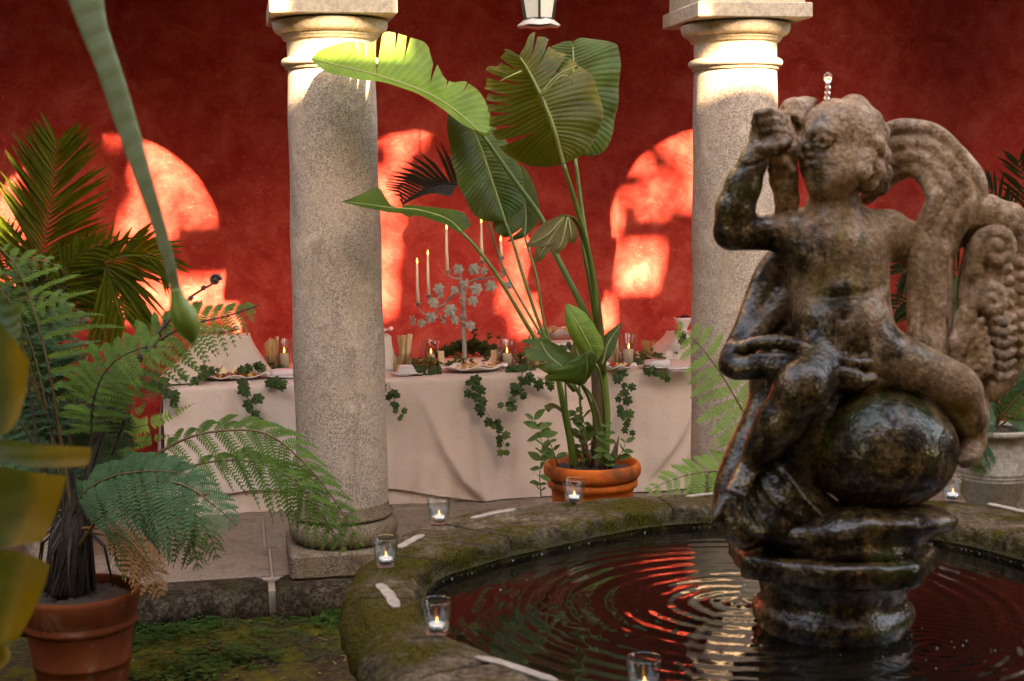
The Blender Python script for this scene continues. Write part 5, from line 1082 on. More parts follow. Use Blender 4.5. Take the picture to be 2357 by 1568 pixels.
# ================================================================ BUFFET TABLE AND ITS CLOTHS
ZT = .70; YT0, YT1 = 7.76, 8.62; XT0, XT1 = -.40, 2.80
def m_cloth(name, c):
    k = NT(name); n = k.noise(3, 4, .6); w1 = k.noise(420, 2, .5); k.base(k.mix(n, tuple(x*.93 for x in c), c), .9, .15)
    k.b.inputs['Sheen Weight'].default_value = .2; k.bump(k.math('ADD', k.noise(9, 4, .6, 1.5), k.math('MULTIPLY', w1, .15)), .3, .03); return k.m
M_CLO = m_cloth('beige_linen', (.62, .48, .395)); M_CLO2 = m_cloth('pale_grey_linen', (.60, .50, .44))
M_WOOD = plain('plain_wood', (.30, .19, .10), .6, .3, 12)
tb = thing('buffet_table', ((XT0+XT1)/2, 8.2, 0), 'long buffet table hidden under floor-length beige cloths', 'table')
MB().box((XT0+.02, YT0+.03, ZT-.04), (XT1-.02, YT1-.02, ZT-.006)).build('tabletop', M_WOOD, tb, False)
for x in (XT0+.1, 1.2, XT1-.1):
    for y in (YT0+.1, YT1-.1): MB().box((x-.03, y-.03, .002), (x+.03, y+.03, ZT-.04)).build('leg', M_WOOD, tb, False)
def xat(px, py): return aty(px, py, 7.72)[0], aty(px, py, 7.72)[2]
def foldline(pts):
    q = np.array([xat(*p) for p in pts]); o = np.argsort(q[:, 1]); return lambda z: np.interp(z, q[o, 1], q[o, 0])
FOLDS = [(foldline([(936, 868), (985, 955), (1022, 1040), (1062, 1108), (1112, 1150)]), .045, .16, 1), (foldline([(1082, 870), (1090, 960), (1100, 1060), (1112, 1165)]), .022, .10, 1),
         (foldline([(1600, 930), (1560, 1010), (1520, 1060), (1490, 1100)]), .05, .2, -1), (foldline([(1610, 1010), (1560, 1080), (1530, 1120)]), .03, .12, -1), (foldline([(1225, 870), (1200, 1000), (1180, 1140)]), .012, .12, -1), (foldline([(610, 880), (600, 1000), (590, 1130)]), .015, .2, 1), (foldline([(450, 890), (440, 1000), (455, 1130)]), .02, .15, -1)]
def drop(x, z):
    t = (ZT-z)/ZT; y = YT0-.012-.045*t+.012*t*math.sin(x*9+1)+.007*t*math.sin(x*23+2*z)+.003*t*math.sin(x*57-3*z)+.002*math.sin(z*31+x*5)*t
    for fl, amp, wd, sg in FOLDS:
        d = (x-fl(z))*sg; e = amp*min(1, t*1.6)
        y -= e*(math.exp(-max(0, -d)/.018) if d < 0 else math.exp(-(d/wd)**1.2))*.8
    return y
def cloth_panel(name, x0, x1, zb, label, mat, dy=0, top=True, left_end=False):
    """top sheet and front drop in one surface; zb(x) is the hem height"""
    nx = max(20, int((x1-x0)/.016)); rows = []
    for i in range(nx):
        x = x0+(x1-x0)*i/(nx-1); col = []
        if top:
            for y in (YT1, 8.4, 8.2, 8.0, 7.85, YT0+.02): col.append((x, y, ZT+.002*math.sin(x*7+y*5)-dy*.2))
        col.append((x, YT0-.004-dy, ZT-.003)); zz = np.linspace(ZT-.012, zb(x), 46)
        for z in zz: col.append((x, drop(x, z)-dy, z))
        rows.append(col)
    m = MB().grid(np.array(rows), flip=True)
    return tag(m.build(name, mat), label, 'tablecloth', 'linen cloths on the buffet table')
cloth_panel('tablecloth', XT0+.02, XT1-.01, lambda x: .003, 'floor-length beige under-cloth whose hem shows along the floor', M_CLO, dy=-.025, top=False)
cloth_panel('tablecloth', XT0, .70, lambda x: .125+.004*math.sin(x*20), 'smooth pale cloth on the left table end, left of the column', M_CLO2)
zx = lambda x: float(np.interp(x, [.70, .83, 1.05, 1.28, 1.3, XT1], [.10, .095, .05, .004, .008, .008]))
cloth_panel('tablecloth', .703, XT1, zx, 'beige cloth with deep diagonal folds to the right of the column', M_CLO, dy=.002)
G = []
for y in np.linspace(YT0-.01, YT1, 26):
    t_ = (y-YT0)/(YT1-YT0); G.append([(XT0-.006-.05*(1-z/ZT)*(1+.8*math.sin(t_*19))*.8, y, z) for z in np.linspace(ZT-.002, .02, 24)])
tag(MB().grid(np.array(G)).build('tablecloth', M_CLO2), 'side drop of pale cloth hanging from the left table end', 'tablecloth', 'linen cloths on the buffet table')
def riser(px0, px1, y0, ptx0, ptx1, pyt, Y, label, mat=M_CLO2):
    a, b = aty(px0, y0, Y)[0], aty(px1, y0, Y)[0]; c, d = aty(ptx0, pyt, Y)[0], aty(ptx1, pyt, Y)[0]; zt = aty((ptx0+ptx1)/2, pyt, Y)[2]; G = []
    for s in np.linspace(0, 1, 14):
        z = zt+(ZT+.004-zt)*s**1.0; e = s**1.5; x0, x1 = c+(a-c)*e, d+(b-d)*e; dp = .10+.06*e; ring = []
        for q in np.linspace(0, 4, 56, endpoint=False):
            k, f = int(q), q-int(q); w = .012*s*math.sin(q*11)
            ring.append([(x0+(x1-x0)*f, Y-dp-w, z), (x1+w, Y-dp+2*dp*f, z), (x1+(x0-x1)*f, Y+dp+w, z), (x0-w, Y+dp-2*dp*f, z)][k])
        G.append(ring)
    top = np.array(G[0]); cc = top.mean(0); G.insert(0, cc+(top-cc)*.03); m = MB().grid(np.array(G), wrap=True, flip=True)
    t = tag(m.build('draped_riser', mat), label, 'riser', 'cloth-draped risers on the table'); return zt
Z_R1 = riser(372, 628, 856, 450, 575, 772, 8.25, 'wide cloth-draped riser at the left end of the table')
Z_R2 = riser(800, 912, 842, 820, 896, 772, 8.3, 'cloth-draped riser half hidden behind the left column')
Z_R3 = riser(1258, 1345, 835, 1268, 1338, 786, 8.3, 'cloth-draped riser behind the banana leaves')
Z_R4 = riser(1495, 1660, 830, 1545, 1620, 764, 8.3, 'cloth-draped riser beside the right column')

# ================================================================ THINGS ON THE TABLE
M_CHINA = plain('white_china', (.72, .68, .66), .18, .03, 20); M_CREAM = plain('cream_wax', (.78, .66, .48), .5, .05, 20)
M_GLASS = NT('clear_glass'); k = M_GLASS
tr_ = k.n('BsdfTransparent'); tr_.inputs[0].default_value = (.94, .96, .95, 1); gl_ = k.n('BsdfGlossy'); gl_.inputs['Roughness'].default_value = .03; lw_ = k.n('LayerWeight'); lw_.inputs[0].default_value = .5
mx = k.n('MixShader'); k.t.links.new(k.rng(k.math('POWER', lw_.outputs['Facing'], 3.5), 0, 1, .05, .8), mx.inputs[0]); k.t.links.new(tr_.outputs[0], mx.inputs[1]); k.t.links.new(gl_.outputs[0], mx.inputs[2]); k.t.links.new(mx.outputs[0], k.out.inputs[0]); M_GLASS = k.m
def emis(name, c, s):
    k = NT(name); k.base((0, 0, 0), .5); k.b.inputs['Emission Color'].default_value = (*c, 1); k.b.inputs['Emission Strength'].default_value = s; return k.m
M_FLAME = emis('candle_flame', (1, .50, .14), .55)
M_BREAD = plain('golden_breadstick', (.46, .25, .09), .7, .35, 60, .5); M_BREAD2 = plain('pale_cracker', (.60, .42, .25), .8, .2, 50, .3); M_CRUST = plain('bread_crust', (.40, .21, .09), .7, .4, 25, .6)
M_CHEESE = plain('pale_cheese', (.66, .50, .28), .5, .12, 20, .1); M_RIND = plain('brown_rind', (.20, .11, .05), .7, .3, 30); M_YCH = plain('yellow_cheese', (.66, .38, .07), .5, .15, 20)
M_CHERRY = plain('dark_cherry', (.10, .008, .010), .2, .4, 30); M_RED = plain('red_tomato', (.42, .02, .015), .25, .2, 30); M_NUT = plain('walnut_brown', (.25, .12, .055), .7, .4, 60, .6); M_AMB = plain('amber_grape', (.36, .20, .03), .25, .3, 20)
M_LEAFM = plain('grey_verdigris_metal', (.27, .26, .215), .6, .3, 40, .3); M_STRAW = plain('dry_straw', (.36, .23, .09), .8, .3, 40)
def tpt(px, py, z=ZT): return atz(px, py, z+.004)
def wid(px, p): return px*float(np.dot(V3(p)-CAM, FW))/F
def lab(o, l, c, g=None): return tag(o, l, c, g)
def platter(px, py, wpx, label, z=ZT, deep=.028, waves=7, asp=.62, name='wavy_platter', mat=None, base=.0):
    p = tpt(px, py, z); r = wid(wpx, p)/2; G = []; a = np.linspace(0, 2*math.pi, 72, endpoint=False)
    for q, h, wv in ((.02, .004, 0), (.45, .004, 0), (.62, .008, 0), (.82, deep*.7, .3), (1.0, deep, 1), (1.02, deep-.003, 1), (.98, deep-.006, 1), (.80, deep*.55, .3), (.5, .0, 0), (.1, .0, 0)):
        rr = r*q*(1+.05*wv*np.sin(a*waves+1)); G.append(np.stack([p[0]+rr*np.cos(a), p[1]+rr*asp*np.sin(a), p[2]+base+h+.30*deep*wv*np.sin(a*waves)], 1))
    o = MB().grid(np.array(G), wrap=True, flip=True).build(name, mat or M_CHINA, loc=(p[0], p[1], p[2])); lab(o, label, 'plate'); return p, r
def one_mesh(mb, name, mat, smooth=True): o = mb.build(name, mat, smooth=smooth); me = o.data; bpy.data.objects.remove(o); return me
def put(name, me, loc, label, cat, group, rot=(0, 0, 0), s=1.0):
    o = bpy.data.objects.new(name, me); COL.objects.link(o); o.location = tuple(loc); o.rotation_euler = rot; o.scale = (s, s, s); return tag(o, label, cat, group)
ME_STICK = one_mesh(MB().tube([(0, 0, 0), (.002, 0, .09), (0, .002, .18)], [.0075, .0085, .007], 7), 'breadstick_mesh', M_BREAD); ME_SLAB = one_mesh(MB().box((-.014, -.004, 0), (.014, .004, .19), .002), 'cracker_mesh', M_BREAD2, False)
def glass_cup(name, p, r0, r1, h, label, cat, th=.003, group=None, bottom=.006):
    o = MB().lathe([(.001, 0), (r0, 0), (r1, h), (r1-th*.5, h+th*.5), (r1-th, h), (r0-th, bottom), (.001, bottom)], p, 40).build(name, M_GLASS, loc=tuple(p)); return tag(o, label, cat, group)
def jar(px, py, wpx, where, n=14, seed=0, hh=.10):
    R = random.Random(seed); p = tpt(px, py); r = wid(wpx, p)/2*.8; glass_cup('breadstick_glass', p, r*.85, r, hh, 'clear glass tumbler full of breadsticks '+where, 'glass')
    for i in range(n):
        a = R.uniform(0, 6.28); q = r*.72*math.sqrt(R.random()); tl = q/r*.22; sl = R.random() < .3
        put('cracker_stick' if sl else 'breadstick', ME_SLAB if sl else ME_STICK, p+V3(q*math.cos(a)*.6, q*math.sin(a)*.6, .008), ('flat pale cracker stick' if sl else 'golden breadstick')+' standing in the glass '+where, 'breadstick', 'breadsticks '+where, (tl*-math.sin(a)*1.0, tl*math.cos(a), R.uniform(0, 3)), R.uniform(.85, 1.05))
def flame(c, h, parent): return MB().lathe([(.0005, 0), (h*.13, h*.16), (h*.17, h*.34), (h*.12, h*.6), (h*.05, h*.85), (.0004, h)], c, 12).build('flame', M_FLAME, parent)
def pillar(px, py, wpx, hpx, gw, gh, where):
    p = tpt(px, py); r = wid(wpx, p)/2; h = wid(hpx, p); t = thing('pillar_candle', p, 'lit cream pillar candle '+where, 'candle', 'pillar candles in glass chimneys')
    MB().lathe([(.001, 0), (r, 0), (r, h-.003), (r*.94, h), (r*.5, h-.004), (.001, h-.005)], p, 24).build('wax', M_CREAM, t); MB().tube([p+V3(0, 0, h-.005), p+V3(0, 0, h+.007)], .0012, 5).build('wick', M_RACHD, t); flame(p+V3(0, 0, h+.004), .034, t)
    g = wid(gw, p)/2; H = wid(gh, p); glass_cup('glass_chimney', p-V3(0, 0, .001), g*.86, g, H, 'tall clear glass chimney around the candle '+where, 'glass', .0025, None, .001)
# --- left of the column
p, r = platter(540, 872, 162, 'large white wavy platter of cheese and fruit left of the column')
ME_WEDGE = one_mesh(MB().add([(-.045, 0, 0), (.045, 0, 0), (0, .02, .06), (-.045, .05, 0), (.045, .05, 0), (0, .06, .06)], [(0, 1, 2), (3, 5, 4), (0, 2, 5, 3), (1, 4, 5, 2), (0, 3, 4, 1)]), 'wedge_mesh', M_CHEESE, False)
for i, (dx, dy, rz) in enumerate(((-.055, .02, .3), (.0, -.01, 0), (.05, .025, -.4))): put('cheese_wedge', ME_WEDGE, p+V3(dx, dy, .012), 'triangular pale cheese wedge standing on the fruit platter', 'cheese', 'cheese wedges on the fruit platter', (0, 0, rz), .95)
def heap(name, p, rx, ry, n, mats, size, label, cat, z0=.012, seed=0, cone=.02):
    R = random.Random(seed); t = thing(name, p+V3(0, 0, z0), label, cat)
    for mi, mat in enumerate(mats):
        m = MB()
        for i in range(n//len(mats)):
            a, q = R.uniform(0, 6.28), math.sqrt(R.random()); m.ball(p+V3(rx*q*math.cos(a), ry*q*math.sin(a), z0+cone*(1-q)+R.uniform(0, .006)), V3(1, 1, R.uniform(.7, 1))*size*R.uniform(.75, 1.15), 8, 6)
        o = m.build(('red_fruit', 'brown_nuts', 'yellow_pieces', 'dark_fruit')[mi % 4], mat, t); o['kind'] = 'stuff'
    return t
heap('fruit_and_nuts', p+V3(0, -.02, 0), r*.74, r*.34, 46, (M_RED, M_NUT, M_YCH, M_CHERRY), .013, 'loose cherries, walnuts and yellow cheese around the wedges', 'fruit', seed=1)
for i in range(4): platter(413+i*.5, 882-i*3.2, 84, ('lowest', 'second', 'third', 'topmost')[i]+' of four stacked white plates at the left table end', name='dinner_plate', waves=3, deep=.01, asp=.8)
jar(626, 853, 50, 'left of the column', 14, 1, .09); pillar(655, 852, 20, 38, 38, 72, 'left of the column')
pd, rd = platter(650, 868, 76, 'shallow white dish below the left candle', waves=2, deep=.012, asp=.8, name='shallow_dish')
lab(MB().lathe([(.001, 0), (rd*.72, 0), (rd*.72, .03), (rd*.66, .034), (.001, .036)], pd+V3(.0, 0, .008), 32).build('soft_cheese', plain('white_rind', (.66, .60, .60), .7, .06, 30), loc=tuple(pd+V3(0, 0, .008))), 'round white soft cheese on the shallow dish', 'cheese')
p, r = platter(505, 766, 88, 'white wavy platter with fruit on the left riser', z=Z_R1-.002); heap('grape_heap', p, r*.7, r*.4, 60, (M_RED, M_AMB, M_AMB, M_AMB), .013, 'amber grapes and red berries heaped on the left riser platter', 'fruit', seed=2, cone=.03)
def straws(px, py, wpx, h, where, n=26, seed=0, spread=.4):
    R = random.Random(seed); p = tpt(px, py); r = wid(wpx, p)/2; t = thing('stick_bundle', p, 'small bundle of thin wooden picks '+where, 'picks'); m = MB()
    for i in range(n):
        a = R.uniform(0, 6.28); q = r*.45*R.random(); d = V3(math.cos(a), math.sin(a), 0); m.tube([p+d*q, p+d*(q*1.1+h*spread*R.random())+V3(0, 0, h*R.uniform(.85, 1.05))], .0014, 4)
    o = m.build('picks', M_STRAW, t); o['kind'] = 'stuff'; MB().lathe([(r*.46, .0), (r*.52, h*.35), (r*.55, h*.5), (r*.5, h*.5), (r*.44, .004)], p, 20).build('pick_cup', M_STRAW, t)
straws(392, 852, 30, .085, 'at the left end of the table', seed=1)
# --- between the columns
platter(856, 768, 92, 'white wavy dish peeping out behind the left column', z=Z_R2-.002)
jar(926, 848, 48, 'right of the left column', 15, 2, .09); straws(914, 856, 34, .09, 'before the breadsticks right of the column', 30, 2, .25)
pn, rn = platter(936, 864, 72, 'white plate of folded napkins right of the column', name='napkin_plate', waves=4, deep=.016, asp=.75)
for i in range(5): lab(MB().box(pn+V3(-rn*.62+.004*i, -rn*.42, .014+.009*i), pn+V3(rn*.6-.005*i, rn*.4, .021+.009*i), .002).build('napkin', M_CHINA, smooth=False), ('lowest', 'second', 'middle', 'fourth', 'topmost')[i]+' of the folded napkins stacked on the plate', 'napkin', 'folded napkins on the plate')
pillar(992, 838, 17, 22, 42, 56, 'left of the candelabra'); pillar(1167, 844, 21, 30, 48, 62, 'right of the candelabra')
for px, py, wh in ((1016, 842, 'left'), (1137, 840, 'right')):
    p = tpt(px, py)
    for i in range(3): put('cracker', ME_SLAB, p+V3(.012*(i-1), .004*i, .0), 'upright pale cracker in the small stack '+wh+' of the canape platter', 'cracker', 'upright crackers '+wh+' of the canapes', (0, 0, .2*i), .46)
p, r = platter(1090, 853, 152, 'large white wavy platter of canapes before the candelabra'); R_ = random.Random(3)
ME_TOAST = one_mesh(MB().box((-.017, -.012, 0), (.017, .012, .010), .003), 'toast_mesh', M_CHEESE, False); ME_TOP = one_mesh(MB().ball((0, 0, 0), (.011, .008, .006), 8, 5), 'topping_mesh', M_CRUST)
for i in range(30):
    a, q = R_.uniform(0, 6.28), math.sqrt(R_.random())*.74; c = p+V3(r*q*math.cos(a), r*q*.58*math.sin(a), .012+.012*(1-q)); t = thing('canape', c, 'small cream canape with a brown topping on the large platter', 'canape', 'canapes on the large platter')
    o = bpy.data.objects.new('toast', ME_TOAST); COL.objects.link(o); o.parent = t; o = bpy.data.objects.new('topping', ME_TOP); COL.objects.link(o); o.parent = t; o.location = (0, 0, .014); t.rotation_euler = (R_.uniform(-.3, .3), R_.uniform(-.3, .3), R_.uniform(0, 3))
jar(1228, 846, 44, 'left of the banana leaves', 12, 3, .10)
p, r = platter(1282, 779, 104, 'white wavy bowl of bread rolls on the middle riser', z=Z_R3-.002, deep=.05)
for i, (dx, dy, dz) in enumerate(((-.06, 0, .04), (0, -.02, .045), (.06, .01, .04), (-.02, .04, .05))):
    m = MB().ball(p+V3(dx, dy, dz), (.04, .033, .026), 14, 9); lab(m.build('bread_roll', M_CRUST), 'crusty brown bread roll in the white bowl on the middle riser', 'bread', 'bread rolls in the raised bowl')
jar(1418, 836, 46, 'right of the banana trunk', 14, 4, .10); pillar(1447, 838, 20, 34, 38, 70, 'right of the banana trunk')
p, r = platter(1422, 852, 84, 'white wavy platter of cheese and cherries right of the banana trunk', deep=.03); heap('cheese_and_cherries', p, r*.7, r*.4, 34, (M_RED, M_NUT, M_YCH, M_CHERRY), .015, 'yellow cheese, walnuts and cherries on the right platter', 'fruit', seed=4)
straws(1490, 820, 40, .10, 'near the right riser', 40, 3, .45)
pd, rd = platter(1512, 846, 80, 'white plate under the cheese wheel near the right column', waves=2, deep=.010, asp=.8, name='cheese_plate')
lab(MB().lathe([(.001, 0), (rd*.74, 0), (rd*.75, .02), (rd*.72, .034), (.001, .037)], pd+V3(0, 0, .008), 32).build('soft_cheese', plain('white_cheese_rind', (.64, .58, .56), .7, .06, 30), loc=tuple(pd+V3(0, 0, .008))), 'low white cheese wheel near the right column', 'cheese')
lab(MB().tube([pd+V3(-.07, -.02, .075), pd+V3(-.02, -.03, .055), pd+V3(.04, -.03, .047)], [.009, .008, .003], 7, flat=.6).build('wooden_knife', M_WOOD), 'small wooden-handled knife lying on the cheese wheel', 'knife')
platter(1572, 850, 74, 'shallow white plate at the foot of the right column', waves=3, deep=.012)
p = atz(1572, 764, Z_R4+.002); lab(MB().lathe([(.001, .0), (.03, 0), (.022, .012), (.030, .03), (.052, .075), (.058, .088), (.054, .09), (.046, .075), (.001, .04)], p, 32).build('footed_cup', M_CHINA, loc=tuple(p)), 'white footed cup of cherries beside the right column', 'cup')
heap('cherry_heap', p, .044, .044, 40, (M_CHERRY, M_CHERRY, M_RED, M_CHERRY), .012, 'dark cherries heaped in the white footed cup', 'fruit', z0=.078, seed=6, cone=.022)

# ---------------------------------------------------------------- lobed leaves
def lobed(n=5, deep=.5):
    ang = np.linspace(-2.35, 2.35, 4*n+1); rr = []
    for i, a in enumerate(ang):
        k = i % 4; base = [.66, .86, 1.0, .86][k]; rr.append(base*(1-.33*abs(a)/2.35))
    P = [(0, 0, 0)]+[(r*math.sin(a)*.62, .35+r*math.cos(a)*.62, .05*math.cos(a*5)-.10*abs(math.sin(a))) for a, r in zip(ang, rr)]
    c = len(P); P.append((0, .36, .03)); F_ = [(c, i, i+1) for i in range(1, c-1)]+[(c, 0, 1), (c, c-1, 0)]
    return MB().add(P, F_)
M_IVY = m_fern('ivy_leaf', (.018, .040, .014), (.045, .085, .025), .12, .38); M_IVY2 = m_fern('ivy_leaf_young', (.05, .09, .025), (.09, .14, .035), .2, .4)
ME_IVY = one_mesh(lobed(), 'ivy_leaf_mesh', M_IVY, False); ME_IVY2 = one_mesh(lobed(), 'ivy_leaf_young_mesh', M_IVY2, False)
def ivy(pts, n, size, label, seed=0, Y=None, taper=.6, jit=.02):
    R = random.Random(seed); W = [aty(*p) for p in pts] if Y is None else [aty(x, y, Y) for x, y in pts]; P = spline(W, max(n+2, 12)); t = thing('ivy_garland', P[0], label, 'ivy', 'trailing ivy on the buffet')
    MB().tube(P, [.002, .0012], 5).build('vine', M_RACH, t)
    for i in range(n):
        f = (i+.5)/n; c = P[int(f*(len(P)-1))]+RT*R.uniform(-jit, jit)+UP*R.uniform(-jit, jit)*.5-FW*R.uniform(.0, .015); d = nrm(RT*R.uniform(-1, 1)-UP*R.uniform(.1, 1.1)-FW*R.uniform(-.1, .4)); x, y, z = frame(d, -FW+V3(0, 0, R.uniform(0, .6))+RT*R.uniform(-.4, .4)); s = 1.3*size*R.uniform(.6, 1.2)*(1-(1-taper)*f)
        piece('leaf', ME_IVY2 if (f > .6 and R.random() < .5) else ME_IVY, t, rotm(c, x, y, z, s))
ivy([(365, 880, 7.72), (385, 895, 7.68), (398, 915, 7.68), (402, 930, 7.68)], 9, .062, 'ivy sprig hanging at the left corner of the table', 1)
ivy([(560, 875, 7.72), (575, 900, 7.68), (580, 930, 7.67), (582, 975, 7.66), (590, 1000, 7.66)], 12, .062, 'ivy trail hanging below the fruit platter left of the column', 2)
ivy([(620, 872, 7.75), (645, 876, 7.7), (668, 884, 7.68)], 8, .055, 'short ivy tuft beside the left edge of the column', 3)
ivy([(893, 880, 7.7), (905, 915, 7.67), (915, 940, 7.66), (926, 968, 7.65)], 13, .055, 'ivy trail hanging close to the right edge of the left column', 4)
ivy([(1080, 868, 7.73), (1100, 905, 7.66), (1118, 945, 7.65), (1140, 985, 7.64), (1158, 1020, 7.64), (1166, 1045, 7.64)], 26, .056, 'longest ivy trail hanging diagonally across the beige cloth', 5, jit=.028)
ivy([(1205, 850, 7.72), (1198, 880, 7.68), (1192, 905, 7.67), (1175, 925, 7.66), (1155, 930, 7.66)], 18, .054, 'curving ivy trail hanging just left of the banana leaves', 6, jit=.028)
ivy([(1236, 868, 7.7), (1255, 876, 7.68), (1272, 888, 7.67)], 8, .05, 'small ivy tuft behind the left banana stem', 7)
ivy([(1425, 858, 7.72), (1436, 890, 7.67), (1434, 920, 7.66), (1446, 950, 7.66), (1440, 975, 7.66), (1446, 992, 7.66)], 18, .062, 'ivy trail hanging right of the banana trunk', 8, jit=.03)
ivy([(1478, 846, 7.74), (1500, 850, 7.7), (1520, 856, 7.69), (1534, 866, 7.68)], 9, .05, 'short ivy tuft on the table edge near the right column', 9)
ivy([(455, 865, 7.85), (470, 850, 7.9), (495, 842, 7.95)], 10, .06, 'ivy leaves lying behind the left fruit platter', 10)
ivy([(560, 842, 8.0), (585, 838, 8.05), (612, 842, 8.05)], 9, .055, 'ivy leaves lying before the left breadstick glass', 11)
ivy([(965, 858, 7.85), (985, 848, 7.9), (1006, 850, 7.9)], 16, .05, 'ivy bunch lying between the napkins and the canapes', 12, jit=.04)
ivy([(1180, 848, 7.85), (1205, 838, 7.9), (1225, 845, 7.9)], 12, .05, 'ivy bunch lying beside the right glass chimney', 13, jit=.03)
ivy([(1295, 800, 8.12), (1310, 792, 8.1), (1330, 806, 8.1)], 9, .05, 'ivy hanging over the middle riser', 14)
ivy([(1450, 835, 8.0), (1475, 828, 8.0), (1500, 836, 7.95)], 12, .05, 'ivy lying between the right candle and the cheese wheel', 15, jit=.035)
ivy([(1560, 760, 8.1), (1572, 775, 8.1), (1560, 790, 8.1)], 6, .045, 'ivy sprig hanging over the right riser', 16)
mm_ = MB(); base = lobed(); bv = np.vstack(base.v); R_ = random.Random(9); c0 = tpt(1085, 822)
for i in range(330):
    a, q = R_.uniform(0, 6.28), R_.random()**.6; c = c0+V3(.20*q*math.cos(a), .10+.12*q*math.sin(a), .10*(1-q)*R_.random()**.5+.012+(.10 if R_.random() < .05 and math.cos(a) > 0 else 0)); d = nrm(V3(math.cos(a)+R_.uniform(-.6, .6), math.sin(a)-.4, R_.uniform(-.3, .5))); x, y, z = frame(d, V3(R_.uniform(-.4, .4), -.7, .8)); s = .05*R_.uniform(.6, 1.1)
    mm_.add(c+s*(bv[:, :1]*x+bv[:, 1:2]*y+bv[:, 2:3]*z), base.f)
iv = mm_.build('ivy_mound', M_IVY, smooth=False); tag(iv, 'dense dark ivy mound around the foot of the candelabra', 'ivy', kind='stuff')

mm_ = MB()
for i in range(420):
    px = R_.choice((R_.uniform(950, 1010), R_.uniform(1140, 1240), R_.uniform(1430, 1540), R_.uniform(420, 660), R_.uniform(900, 1560))); c = aty(px, 840, R_.uniform(8.0, 8.4)); c[2] = ZT+.008+.05*R_.random()**2; a = R_.uniform(0, 6.28); d = nrm(V3(math.cos(a), math.sin(a), R_.uniform(-.2, .4))); x, y, z = frame(d, V3(R_.uniform(-.4, .4), -.6, .9)); s = .05*R_.uniform(.6, 1.1)
    mm_.add(c+s*(bv[:, :1]*x+bv[:, 1:2]*y+bv[:, 2:3]*z), base.f)
tag(mm_.build('ivy_runner', M_IVY, smooth=False), 'loose dark ivy leaves scattered along the table between the dishes', 'ivy', kind='stuff')

# ---------------------------------------------------------------- candelabra of vine leaves with five tapers
YCn = 8.22
Z6 = lambda x, y, dy=0: aty(864+x*.3167, 471+y*.3167, YCn+dy)
ca = thing('candelabra', (Z6(640, 1020)[0], YCn, ZT), 'grey metal candelabra of vine leaves and grapes on the table', 'candelabra')
tr = MB().tube(spline([Z6(645, 1130), Z6(645, 1020), Z6(636, 900), Z6(642, 780), Z6(630, 660), Z6(618, 560), Z6(610, 500)], 30), [.016, .014, .012, .013, .012, .011, .009], 8); tr.build('trunk', M_LEAFM, ca)
MB().tube(spline([Z6(634, 700), Z6(655, 610), Z6(665, 540)], 12), [.010, .008, .006], 7).build('trunk_fork', M_LEAFM, ca)
arms = [[(625, 640), (560, 650), (500, 720), (430, 790), (350, 795), (318, 760), (310, 735)], [(560, 660), (490, 730), (430, 740), (400, 710), (388, 680)], [(612, 540), (570, 535), (535, 520), (524, 500)], [(655, 570), (720, 545), (790, 520), (800, 470), (778, 425)], [(720, 548), (800, 540), (870, 520), (920, 480), (918, 400)]]
for a in arms: MB().tube(spline([Z6(x, y, random.uniform(-.03, .03)) for x, y in a], 24), [.006, .005, .004], 6).build('arm', M_LEAFM, ca)
cups = [(310, 722), (388, 664), (524, 488), (776, 414), (918, 386)]; tops = [432, 372, 182, 138, 270]
for i, ((x, y), ty) in enumerate(zip(cups, tops)):
    c = Z6(x, y); cp = MB().lathe([(.004, -.014), (.012, -.010), (.013, .0), (.020, .004), (.021, .007), (.012, .008), (.011, .002)], c, 20).build('candle_cup', M_LEAFM, ca)
    wh = ('leftmost', 'second from the left', 'third from the left', 'fourth from the left', 'rightmost')[i]; tp = Z6(x-8, ty); h = tp[2]-c[2]; t = thing('taper_candle', c, 'slim cream taper candle, '+wh+' on the candelabra', 'candle', 'tapers on the candelabra')
    MB().tube([c+V3(0, 0, .001), c+V3(-.004, 0, h*.5), V3(tp[0], c[1], c[2]+h)], [.0105, .0085, .0058], 12).build('wax', M_CREAM, t); flame(V3(tp[0], c[1], c[2]+h+.001), .036, t)
ME_VL = one_mesh(lobed(), 'vine_leaf_mesh', M_LEAFM, False)
for i, (x, y, s) in enumerate(((460, 610, 1), (600, 470, 1), (715, 470, 1.1), (835, 590, 1.1), (730, 610, 1.15), (710, 700, 1), (545, 770, 1.2), (420, 710, 1), (400, 820, 1.1), (332, 862, .8), (580, 840, .8), (960, 590, .9), (690, 880, .9), (640, 580, .8), (470, 660, .6), (790, 480, .7), (570, 620, .8))):
    R_ = random.Random(i); d = nrm(RT*R_.uniform(-.8, .8)-UP*R_.uniform(-.2, 1)); xx, yy, zz = frame(d, -FW+.4*RT*R_.uniform(-1, 1)+.3*UP); c = Z6(x, y, -.03)-yy*.035*s; piece('vine_leaf', ME_VL, ca, rotm(c, xx, yy, zz, .076*s))
for x, y in ((270, 840), (490, 825), (635, 700), (640, 830), (930, 490)):
    m = MB(); R_ = random.Random(x); c = Z6(x, y, -.02)
    for i in range(24): f = R_.random(); a = R_.uniform(0, 6.28); w = .018*(1-f*.7); m.ball(c+V3(w*math.cos(a), w*math.sin(a), .022-.055*f), .0065, 7, 5)
    m.build('grape_cluster', M_LEAFM, ca)

